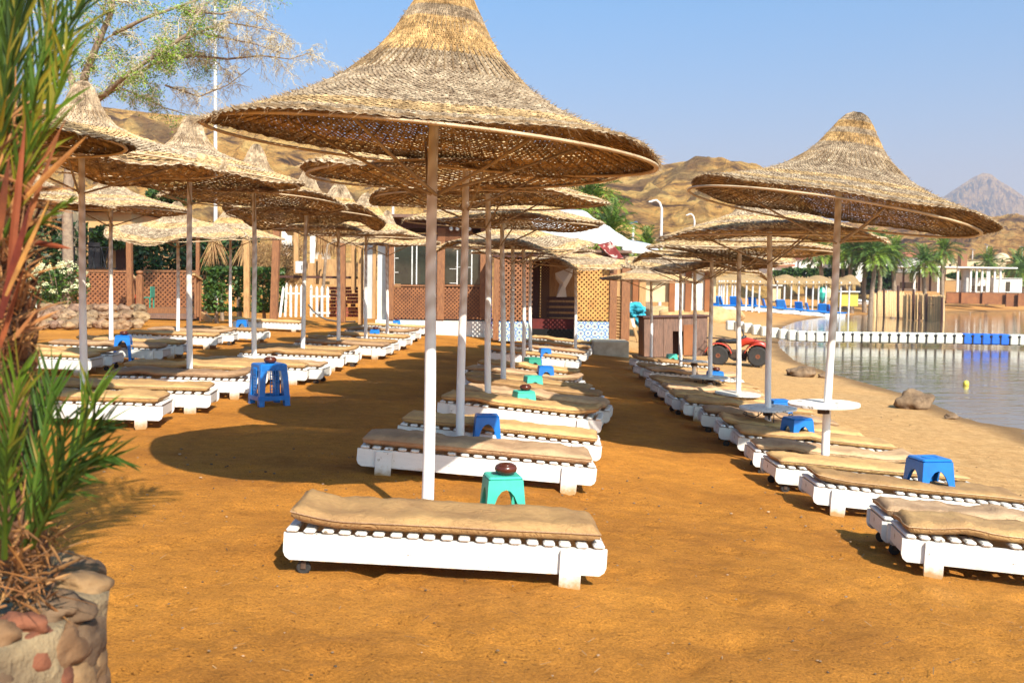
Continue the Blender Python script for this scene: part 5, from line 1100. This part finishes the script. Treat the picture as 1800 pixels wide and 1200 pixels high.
house('white house with a red awning band behind the left palms', 1352, 459, 1400, 489, 150, wins=((1386, 468, 1391, 478),))
q = MB(); fbox(q, Plane(149.6), 1366, 464, 1396, 468.5, .5, -.4); tag(obj('red_awning', q, ROOFR, None), 'red awning band on the white house at the left palms', 'awning')
house('white house with a low red tiled roof behind the palm trunks', 1405, 456, 1446, 488, 156, roof='tile', wins=((1420, 464, 1424, 472), (1436, 464, 1440, 472)))
house('brown flat house above the white house with awning', 1372, 440, 1425, 458, 190, m_=WOOD, wins=())
house('long white house behind the group of palms', 1470, 460, 1566, 492, 160, wins=((1482, 468, 1487, 476), (1503, 468, 1507, 476), (1552, 468, 1557, 476)))
house('white house with a stepped upper room left of the pergola', 1594, 452, 1622, 482, 162, roof='tile', wins=((1603, 473, 1607, 479),))
house('long white wall house beneath the left pergola roof', 1574, 480, 1660, 508, 150, wins=((1582, 496, 1612, 507),))
house('pale house with small dark windows behind the pergola middle', 1664, 458, 1740, 490, 170, m_=CREAM, wins=((1668, 464, 1672, 470), (1712, 462, 1716, 468)))
house('domed cream house at the right end of the pergola', 1745, 460, 1768, 486, 176, m_=CREAM, dome=(1761, 459, 14), wins=((1761, 455, 1763, 460),))
house('white box building with a black doorway under the pergola end', 1746, 490, 1796, 513, 150, door=(1768, 495, 1775, 512))
house('low white wall house with brown lower boards under the pergola', 1716, 490, 1745, 512, 151, wins=((1700, 502, 1744, 512),))
hedge('long clipped green hedge behind the far shelters', 1386, 473, 1500, 497, 118, 2, 5200, .35, LEAF, tones=((1.4, 1.5, 1.1), (1, 1, 1), (.7, .8, .7)), trunk=False)
hedge('tall clipped dark hedge block beside the white wall', 1530, 470, 1570, 506, 122, 2.5, 3600, .35, LEAFD, trunk=False)
hedge('short clipped hedge left of the far pillar', 1362, 477, 1377, 486, 117, 2, 900, .3, LEAF, trunk=False)
hedge('low green hedge under the pergola', 1668, 478, 1746, 492, 152, 2, 2400, .35, LEAF, False, trunk=False)
# ------------------------------------------------------------------ palms
def frond(q, p0, az, el, L, droop, nl=16, ll=.55, lw=.03, tone=(1, 1, 1)):
    p = Vector(p0); d = Vector((math.cos(az) * math.cos(el), math.sin(az) * math.cos(el), math.sin(el))); pts = [p.copy()]; n = 9
    for i in range(n): d = (d + Vector((0, 0, -droop / n * (1 + i * .12)))).normalized(); p = p + d * (L / n); pts.append(p.copy())
    q.tube(pts, [.022 * (1 - .09 * i) * L / 2 for i in range(n + 1)], 4, False, (tone[0] * 1.3, tone[1] * 1.15, tone[2] * .9))
    for k in range(nl):
        u = .16 + .84 * k / nl; f = u * n; i = min(n - 1, int(f)); c = pts[i].lerp(pts[i + 1], f - i); d = (pts[i + 1] - pts[i]).normalized(); sd_ = d.cross(Vector((0, 0, 1))).normalized(); up = sd_.cross(d)
        for s_ in (-1, 1):
            l = ll * (math.sin(PI * min(1, u * .85 + .12)) * .8 + .25) * uni(.85, 1.1); dd = (sd_ * s_ * .85 + d * .65 + up * .35 + Vector((0, 0, uni(-.25, .1)))).normalized(); e = c + dd * l + Vector((0, 0, -.22 * l)); m_ = c + dd * l * .5; w_ = dd.cross(up).normalized() * lw
            tn = uni(.75, 1.25); q.add([c, m_ - w_, e, m_ + w_], [(0, 1, 2, 3)], (tone[0] * tn, tone[1] * tn, tone[2] * tn))
def palm_crown(n, L, seed, ll=.6, lw=.05, nl=16):
    random.seed(seed); q = MB()
    for i in range(n):
        u = i / n; el = math.radians(82 - 100 * u + uni(-6, 6)); frond(q, (0, 0, 0), i * 2.4 + uni(-.3, .3), el, L * uni(.85, 1.1), 1.0 + uni(-.1, .4), nl, ll, lw, random.choice(((1.8, 1.7, 1.1), (1.3, 1.3, 1), (.9, .95, .8), (2.5, 2.1, .9)) if u < .85 else ((1.5, 1.1, .6),)))
    return q.mesh('crown')
CR = [palm_crown(38, 2.7, s_, .75, .06, 15) for s_ in (1, 2, 3)]
for c in CR: c.materials.append(PALM)
random.seed(77)
PT = [(1444, 443, 490, 112, 'palm with an upright crown left of the leaning pole'), (1483, 446, 492, 118, 'short palm just right of the leaning pole'), (1497, 440, 497, 110, 'second palm right of the leaning pole'), (1521, 437, 497, 114, 'thick crowned palm in the middle of the far palm group'), (1536, 447, 504, 108, 'low crowned palm in front of the far palm group'), (1545, 438, 506, 111, 'tall palm before the dark hedge block'), (1572, 447, 508, 112, 'palm leaning left at the end of the far palm group'), (1625, 462, 510, 120, 'palm with a curved trunk before the white wall'), (1659, 440, 508, 124, 'tallest palm standing through the pergola'),
      (1735, 463, 490, 165, 'small dark palm left of the dome'), (1788, 465, 500, 168, 'small dark palm right of the dome'), (1798, 478, 512, 160, 'low dark palm at the right edge')]
for i, (px, yt, yb, Y, lab) in enumerate(PT):
    a = at(px, yt, Y); b = at(px + uni(-3, 3), yb, Y); b.z = gz(b.x, Y); t = thing('date_palm', lab, 'palm tree', b, None, 'date palms on the far shore'); h = a.z - b.z; dx = a.x - b.x; q = MB(); n = 10
    q.tube([(dx * (k / n) + .12 * math.sin(k * .5 + i), 0, -.2 + (h + .2) * k / n) for k in range(n + 1)], [.26 - .008 * k + (.03 if k % 2 else 0) for k in range(n + 1)], 9); obj('trunk', q, BARK, t)
    s_ = uni(.95, 1.15) * (1.0 if i < 9 else 1.15); obj('crown', CR[i % 3], None, t, (dx + .12 * math.sin(n * .5 + i), 0, h - .1), rot=(0, 0, uni(0, 6)), scale=(s_, s_, s_))
for px, py, Y, s_, lab in ((1075, 398, 46, .62, 'palm with pale green fronds rising behind the white tarpaulin'), (1137, 424, 50, .45, 'low green palm tuft behind the tarpaulin corner'), (1040, 348, 52, .8, 'palm crown showing between the middle umbrellas')):
    a = at(px, py + 8, Y); t = thing('date_palm', lab, 'palm tree', (a.x, Y, gz(a.x, Y))); h = a.z - gz(a.x, Y); q = MB(); q.tube([(0, 0, -.2), (.1, 0, h * .5), (0, 0, h)], [.25, .2, .18], 9); obj('trunk', q, BARK, t); obj('crown', CR[1], None, t, (0, 0, h - .1), rot=(0, 0, uni(0, 6)), scale=(s_, s_, s_ * 1.1))
# ------------------------------------------------------------------ lamps, solar panels, flagpole
def lampost(label, px, yt, yb, Y, arm=-9):
    a = at(px, yt, Y); b = at(px, yb, Y); g = gz(b.x, Y); t = thing('street_lamp', label, 'street lamp', (b.x, Y, g), None, 'curved street lamps'); h = a.z - g; q = MB(); w_ = arm / F * Y
    q.tube([(0, 0, -.3), (0, 0, h * .8), (0, 0, h * .92), (w_ * .2, 0, h * .975), (w_ * .55, 0, h), (w_, 0, h * .99)], [.16, .13, .12, .11, .10, .09], 8); obj('pole', q, STEEL, t); q = MB(); q.box((w_ * 1.12, 0, h * .985), (abs(w_) * .35, .25, .14), None, .03); obj('lamp_head', q, STEEL, t)
lampost('tall curved white street lamp before the ochre cliff', 1161, 352, 470, 95, -18); lampost('smaller curved street lamp right of the tall one', 1219, 376, 470, 130, -12)
def solar(label, px, yt, yb, Y, w_, tilt=-.3, two=True):
    a = at(px, yt, Y); g = gz(a.x, Y); t = thing('solar_lamp', label, 'solar panel', (a.x, Y, g), None, 'solar panel masts'); h = a.z - g; q = MB(); q.tube([(0, 0, -.3), (0, 0, h)], .09, 7); obj('mast', q, STEEL, t); W_ = w_ / F * Y
    r = Matrix.Rotation(math.radians(-40), 3, 'X') @ Matrix.Rotation(tilt, 3, 'Y')
    for s_ in (-1, 1): q = MB(); q.box(r @ Vector((s_ * W_ * .27, 0, 0)) + Vector((0, 0, h + .2)), (W_ * .48, W_ * .6, .06), r @ Matrix.Rotation(math.radians(90 - 40) * 1, 3, 'X')); pn = obj('solar_panel', q, PANEL, t); q = MB(); q.box(r @ Vector((s_ * W_ * .27, .06, -.0)) + Vector((0, .06, h + .2)), (W_ * .54, W_ * .66, .03), r @ Matrix.Rotation(math.radians(90 - 40) * 1, 3, 'X')); obj('panel_frame', q, STEEL, pn)
solar('twin solar panel on a mast seen between the middle umbrellas', 691, 343, 400, 70, 20, .2); solar('twin solar panel on a mast above the white tarpaulin', 1113, 396, 440, 75, 13)
for px, yt, Y, lab in ((1563, 428, 190, 'bluish solar lamp behind the last palm of the far group'), (1735, 432, 185, 'tall solar lamp left of the domed house'), (1797, 436, 185, 'solar lamp at the right edge beyond the pergola'), (1710, 440, 195, 'solar lamp behind the pergola chimney')): solar(lab, px, yt, 480, Y, 8, .4)
a = at(378, -40, 48); g = gz(a.x, 48); q = MB(); q.tube([(0, 0, -.2), (0, 0, (a.z - g) * .5), (0, 0, a.z - g + 1)], [.10, .085, .06], 8); t = obj('flagpole', q, STEEL, None, (a.x, 48, g)); tag(t, 'tall white pole rising behind the left umbrellas', 'pole')
# ------------------------------------------------------------------ bare and leafy tree, back left
random.seed(11)
tb = gp(118, 560); T0 = at(118, 470, 37.); t = thing('acacia_tree', 'half bare pale tree with drooping twigs and thin green leaves, upper left', 'tree', (T0.x, 37., gz(T0.x, 37.)))
trunk = MB(); twigs = MB(); leaf = MB(); oz = gz(T0.x, 37.)
def L2(v): return Vector(v) - Vector((T0.x, 37., oz))
def PXT(px, py, dy=0.): return L2(at(px, py, 37. + dy))
def limb(pts, r0, r1, lvl=0, leafy=0.):
    n = len(pts); trunk.tube(pts, [r0 + (r1 - r0) * i / (n - 1) for i in range(n)], 7, True)
    for i in range(n - 1):
        seg = pts[i + 1] - pts[i]
        for k in range(int(seg.length * (3.2 if lvl == 0 else 4.5)) + 1):
            if r0 > .2 or (i == 0 and lvl == 0): continue
            p = pts[i].lerp(pts[i + 1], rnd()); d = (seg.normalized() * .6 + Vector((uni(-1, 1), uni(-1, 1), uni(-.5, .9)))).normalized(); branch(p, d, uni(.7, 1.7) * (1 if lvl == 0 else .7), max(.014, r1 * .45), leafy)
def branch(p, d, L, r, leafy, lv=0):
    pts = [p]; n = 5
    for i in range(n): d = (d + Vector((uni(-.3, .3), uni(-.3, .3), uni(-.26, .16)))).normalized(); p = p + d * L / n; pts.append(p)
    twigs.tube(pts, [r * (1 - .15 * i) for i in range(n + 1)], 3 if r < .012 else 4, False)
    if lv < 2:
        for i in range(1, n + 1):
            for _ in range(1 if lv else 2):
                dd = (d * .5 + Vector((uni(-1, 1), uni(-1, 1), uni(-1, .35)))).normalized(); branch(pts[i], dd, L * uni(.35, .6), max(.0075, r * .55), leafy, lv + 1)
    if leafy > 0 and lv >= 1:
        for i in range(1, n + 1):
            if rnd() < leafy * .34:
                for _ in range(4): leaf.leaf(pts[i] + Vector((uni(-1, 1), uni(-1, 1), uni(-1, 1))) * .16, uni(.035, .07), .35, random.choice(((1.6, 1.6, .9), (1, 1, 1), (2.4, 2.0, 1.0))))
limb([PXT(118, 600), PXT(120, 480), PXT(118, 360), PXT(126, 250), PXT(138, 180)], .22, .17, 0)
limb([PXT(138, 180), PXT(150, 130, -.4), PXT(170, 80, -.6), PXT(196, 20, -.8), PXT(205, -60, -1)], .17, .07, 0, .55)
limb([PXT(138, 185), PXT(120, 120, .5), PXT(95, 60, .8), PXT(70, -20, 1)], .15, .07, 0, .4)
limb([PXT(142, 178), PXT(185, 165, -.5), PXT(225, 130, -1), PXT(270, 100, -1.4), PXT(330, 60, -1.6), PXT(350, 20, -1.6)], .12, .04, 0, .55)
limb([PXT(150, 190), PXT(195, 160, .3), PXT(235, 135, .6), PXT(290, 98, .8), PXT(360, 95, .9), PXT(350, 92, .9)], .11, .04, 0, .5)
limb([PXT(240, 118, -.3), PXT(300, 80, -.5), PXT(350, 58, -.6), PXT(400, 68, -.7), PXT(450, 78, -.8), PXT(500, 95, -.9)], .07, .012, 1)
limb([PXT(280, 108, .1), PXT(340, 98, .1), PXT(400, 104, 0), PXT(460, 98, -.1), PXT(510, 104, -.1), PXT(548, 92, -.1)], .06, .012, 1)
limb([PXT(160, 185, .2), PXT(200, 150, .5), PXT(235, 165, .6), PXT(290, 190, .7), PXT(340, 205, .6)], .05, .012, 1, .12)
limb([PXT(340, 60, -1), PXT(400, 40, -1), PXT(450, 48, -1.1), PXT(500, 60, -1.2)], .05, .012, 1)
limb([PXT(290, 150, .3), PXT(350, 170, .3), PXT(400, 150, .2), PXT(440, 120, .2)], .04, .012, 1)
limb([PXT(330, 20, -1), PXT(390, 25, -1), PXT(430, 15, -1), PXT(470, 35, -1)], .05, .012, 1)
limb([PXT(200, 60, -.5), PXT(260, 30, -.3), PXT(320, 10, -.2), PXT(400, -20, 0)], .08, .03, 0, .5)
obj('trunk', trunk, BARK, t, smooth=True); obj('twigs', twigs, TWIG, t); obj('crown', leaf, mat('fresh_leaf', (.17, .28, .03), (.09, .17, .02), 3, .55, tone=True, transl=.3), t)
print('tree', len(twigs.f), len(leaf.f))
# ------------------------------------------------------------------ foreground planter and palm
random.seed(5)
pc = at(60, 1000, 3.15); PX, PY = -1.86, 3.02; PZ = gz(PX, PY); PH = .66; PR = .565
t = thing('stone_planter', 'rough round stone planter with mortar at the lower left corner', 'planter', (PX, PY, PZ))
q = MB(); V = []; nA, nH = 72, 14
for k in range(nH + 1):
    for a in range(nA):
        an = 2 * PI * a / nA; z = PH * k / nH; n_ = noise.fractal(Vector((math.cos(an) * 2.6, math.sin(an) * 2.6, z * 3)), 1, 2, 4) * .05; r = PR + n_ + .02 * (1 - z) ; V.append((r * math.cos(an), r * math.sin(an), z + (.05 * noise.noise(Vector((math.cos(an) * 2, math.sin(an) * 2, 5))) if k > nH - 3 else 0)))
for r_, dz in ((PR - .12, .02), (PR - .22, -.08), (.02, -.06)):
    for a in range(nA): an = 2 * PI * a / nA; V.append((r_ * math.cos(an), r_ * math.sin(an), PH + dz + .03 * noise.noise(Vector((math.cos(an) * 3, math.sin(an) * 3, r_ * 9)))))
q.add(V, [(k * nA + a, k * nA + (a + 1) % nA, (k + 1) * nA + (a + 1) % nA, (k + 1) * nA + a) for k in range(nH + 3) for a in range(nA)], (1, 1, .99)); obj('mortar_wall', q, STONEB, t, smooth=True)
COLS = ((.85, .72, .52), (.7, .55, .4), (.8, .72, .55), (.5, .44, .38), (.72, .36, .27), (.9, .78, .56))
for i in range(84):
    an = math.radians(-175 + 190 * ((i * .618) % 1)); z = .05 + (PH - .1) * ((i * .7548) % 1); r = uni(.045, .10); q = MB(); q.rock((0, 0, 0), r, i + 50, (1, 1, 1), 3, .25); q.c = [random.choice(COLS)] * len(q.c); rr = PR - r * .25
    o = obj('stone', q, STONE, t, (rr * math.cos(an), rr * math.sin(an), z), rot=(0, 0, an), scale=(.55, uni(.9, 1.5), uni(.8, 1.1)), smooth=True)
for i in range(20):
    an = 2 * PI * i / 20 + uni(-.1, .1); r = uni(.05, .08); q = MB(); q.rock((0, 0, 0), r, i + 90, (1.2, 1, .7), 3, .3); q.c = [random.choice(COLS)] * len(q.c); obj('stone', q, STONE, t, ((PR - .07) * math.cos(an), (PR - .07) * math.sin(an), PH + .01), smooth=True)
t = thing('palm', 'close young palm with green blades, dry orange leaves and shaggy trunk in the planter', 'palm tree', (PX, PY, PZ))
O = Vector((PX, PY, PZ))
def NP(px, py, Y): return at(px, py, Y) - O
tr = MB(); pts = [NP(22, 1000, 3.0), NP(14, 800, 3.02), NP(8, 600, 3.05), NP(2, 430, 3.05), NP(-4, 250, 3.05)]; tr.tube(pts, [.11, .085, .075, .065, .045], 14, True, (.7, .7, .7))
def along(u):
    f = u * (len(pts) - 1); i = min(len(pts) - 2, int(f)); return pts[i].lerp(pts[i + 1], f - i)
for i in range(260):   # leaf bases and fibre
    u = rnd(); a = uni(0, 2 * PI); c = along(u) + Vector((math.cos(a), math.sin(a), 0)) * .06; d = Vector((math.cos(a) * .6, math.sin(a) * .6, uni(.6, 1.4))); tn = uni(.4, 1.9); blade_strip(tr, c, d, uni(.07, .17), uni(.008, .024), -.2, (-math.sin(a), math.cos(a), 0), 4, (tn, tn * .85, tn * .7), .2)
for i in range(1500):
    u = rnd() ** .8; a = uni(0, 2 * PI); c = along(u) + Vector((math.cos(a), math.sin(a), 0)) * uni(.04, .09); d = Vector((math.cos(a) * uni(.2, 1), math.sin(a) * uni(.2, 1), uni(-1, 1))).normalized(); l = uni(.04, .15); s_ = Vector((-math.sin(a), math.cos(a), 0)) * .0016; tn = uni(.5, 2.4); tr.add([c - s_, c + s_, c + d * l], [(0, 1, 2)], (tn, tn * .85, tn * .65))
obj('trunk', tr, FIBRE, t)
def nfrond(q, base, tip, arch, nl, ll, lw, tone, spread=.4, dry=0.):
    base, tip = Vector(base), Vector(tip); n = 14; pts_ = []; ch = tip - base; up = Vector(arch)
    for i in range(n + 1): u = i / n; pts_.append(base + ch * u + up * (4 * u * (1 - u)))
    q.tube(pts_, [.008 * (1 - .85 * i / n) + .0015 for i in range(n + 1)], 5, False, (tone[0] * 1.3, tone[1] * 1.1, tone[2]))
    for k in range(nl):
        u = .12 + .88 * (k + rnd() * .5) / nl; f = min(n - .01, u * n); i = int(f); c = pts_[i].lerp(pts_[i + 1], f - i); d = (pts_[i + 1] - pts_[i]).normalized(); sv = Vector((0, -1, 0)).cross(d).normalized()
        for s_ in (-1, 1):
            l = ll * (.5 + .5 * math.sin(PI * min(1, u * .85 + .1))) * uni(.7, 1.15); dd = d + sv * s_ * spread * uni(.5, 1.3) + Vector((0, uni(-.3, .2), uni(-.08, .08))); tn = uni(.6, 1.35); tc = (tone[0] * tn, tone[1] * tn, tone[2] * tn)
            if rnd() < dry: tc = (uni(2.4, 3.4), uni(1.3, 1.7), uni(.6, 1.))
            blade_strip(q, c, dd, l, lw * uni(.7, 1.2), uni(.0, .3), Vector((uni(-.5, .5), 1, uni(-.5, .5))).cross(dd), 6, tc)
GR = (.8, .95, .55); YG = (1.3, 1.25, .5); DG = (.42, .52, .36)
def leafpart(name, specs, m_):
    for s in specs: q = MB(); nfrond(q, NP(*s[0]), NP(*s[1]), s[2], s[3], s[4], s[5], s[6], *s[7:]); obj(name, q, m_, t)
leafpart('frond', [
 ((52, 950, 2.95), (205, 800, 2.75), (0, 0, .06), 16, .20, .0048, GR, .35, .1), ((45, 930, 2.95), (165, 690, 2.95), (.04, 0, .03), 18, .20, .0048, YG, .4, .06),
 ((48, 940, 2.9), (95, 650, 2.9), (0, 0, .0), 18, .20, .0046, GR, .35, .08), ((25, 900, 2.9), (36, 650, 2.8), (-.02, 0, 0), 16, .20, .0046, YG, .35, .1),
 ((60, 950, 2.85), (190, 740, 2.7), (.0, 0, .06), 16, .19, .0046, DG, .4, .06), ((56, 960, 2.8), (150, 830, 2.5), (0, 0, .03), 12, .16, .0046, GR, .4, .1), ((15, 960, 2.75), (-30, 660, 2.6), (-.05, 0, 0), 15, .2, .005, DG, .35), ((40, 960, 2.8), (118, 730, 2.6), (.02, 0, 0), 15, .18, .0046, DG, .4, .1), ((8, 980, 2.7), (12, 780, 2.5), (0, 0, 0), 12, .17, .0048, GR, .4, .1), ((40, 940, 2.95), (72, 700, 2.98), (0, 0, 0), 14, .2, .0045, DG, .3, .1)], PALM)
leafpart('frond', [
 ((2, 340, 3.0), (92, -60, 2.9), (.03, 0, 0), 20, .26, .0052, GR, .32, .3), ((4, 320, 3.0), (168, -40, 2.9), (.0, 0, .03), 20, .24, .005, DG, .34, .35),
 ((0, 320, 3.0), (40, -120, 2.8), (.0, 0, 0), 20, .28, .0052, DG, .3, .3), ((4, 380, 2.95), (118, 80, 2.8), (.03, 0, .0), 15, .20, .005, YG, .35, .45), ((-10, 300, 2.9), (-60, -80, 2.8), (0, 0, 0), 18, .26, .0052, GR, .3), ((0, 430, 2.9), (62, 150, 2.75), (.02, 0, 0), 15, .18, .005, GR, .3, .5), ((-20, 420, 2.9), (18, 60, 2.75), (.0, 0, 0), 16, .2, .005, DG, .3, .2),
 ((20, 450, 2.9), (135, 348, 2.7), (0, 0, .02), 6, .08, .004, YG, .25)], PALM)
# tall fronds of the same palm that arch out above the frame
leafpart('frond', [((0, 170, 3.05), (560, -900, 3.3), (.0, 0, .34), 34, .5, .016, GR, .8), ((0, 180, 3.05), (260, -1000, 3.3), (.0, 0, .25), 34, .5, .016, DG, .8), ((0, 170, 3.1), (250, -640, 4.2), (.0, 0, .3), 34, .5, .016, DG, .8), ((0, 150, 3.0), (60, -900, 2.6), (0, 0, .25), 32, .5, .016, GR, .8)], PALM)
leafpart('frond', [((0, 200, 3.05), (430, -720, 3.1), (.0, 0, .30), 30, .42, .011, GR, .7), ((0, 180, 3.05), (170, -800, 3.5), (.0, 0, .25), 30, .42, .011, DG, .7), ((0, 160, 3.05), (-260, -760, 2.9), (0, 0, .25), 30, .42, .011, GR, .7), ((0, 190, 3.05), (380, -560, 3.9), (0, 0, .36), 28, .40, .011, YG, .7), ((-20, 180, 3.1), (-420, -420, 3.6), (0, 0, .3), 28, .4, .011, DG, .7)], PALM)
ORG = mat('orange_dry_leaf', (.40, .13, .035), (.17, .045, .015), 9, .7, tone=True, transl=.15)
for (b_, e_, w_, tn) in (((18, 470, 2.85), (104, 222, 2.8), .010, (.9, .9, .9)), ((14, 500, 2.8), (44, 200, 2.75), .012, (.7, .5, .5)), ((30, 365, 2.85), (114, 205, 2.8), .008, (1.1, 1.2, 1.1)), ((42, 350, 2.8), (152, 232, 2.75), .009, (1.5, 2.0, 1.6)), ((0, 560, 2.75), (52, 350, 2.7), .012, (.6, .3, .4)), ((48, 425, 2.9), (128, 432, 2.8), .009, (.9, .6, .6)), ((-8, 440, 2.75), (16, 270, 2.7), .012, (.6, .5, .5)), ((10, 520, 2.7), (86, 345, 2.7), .007, (1.5, 2.2, 1.6)), ((5, 400, 2.8), (70, 240, 2.9), .007, (1.2, 1.6, 1.2)), ((-5, 620, 2.8), (40, 470, 2.75), .009, (1.0, .8, .8))):
    q = MB(); a, b = NP(*b_), NP(*e_); d = b - a; blade_strip(q, a, d, d.length, w_, .08, d.cross(Vector((uni(-.3, .3), 1, 0))), 8, tn, .35); obj('dry_leaf', q, ORG, t)
q = MB()   # dry brown blades and straw at the crown base
for i in range(330):
    c = NP(uni(-20, 40), uni(180, 640), uni(2.8, 3.1)); d = Vector((uni(-.4, .7), uni(-.5, .5), uni(-.3, 1.0))); tn = uni(.35, 1.4); blade_strip(q, c, d, uni(.06, .19), uni(.002, .006), uni(0, .5), d.cross(Vector((0, 1, .1))), 4, (tn, tn * .75, tn * .55))
obj('dry_crown_thatch', q, DRY, t)
q = MB()
for i in range(240):
    c = NP(uni(-10, 90), uni(920, 1080), uni(2.75, 3.1)); d = Vector((uni(-1, 1), uni(-.7, .5), uni(-.5, 1.1))); tn = uni(.3, 1.3); blade_strip(q, c, d, uni(.05, .17), uni(.002, .006), uni(0, .4), d.cross(Vector((0, 1, .1))), 4, (tn, tn * .8, tn * .6))
obj('dry_foot_thatch', q, DRY, t)
# ------------------------------------------------------------------ air
def haze():
    m = bpy.data.materials.new('haze'); m.use_nodes = True; n = m.node_tree; n.nodes.clear(); o = n.nodes.new('ShaderNodeOutputMaterial'); v = n.nodes.new('ShaderNodeVolumePrincipled'); v.inputs['Color'].default_value = (.86, .84, .93, 1); v.inputs['Density'].default_value = .00027; v.inputs['Anisotropy'].default_value = .2; n.links.new(v.outputs[0], o.inputs['Volume'])
    q = MB(); q.box((0, 2350, 215), (4400, 4900, 436)); o_ = obj('haze', q, m, None, kind='stuff')
haze()
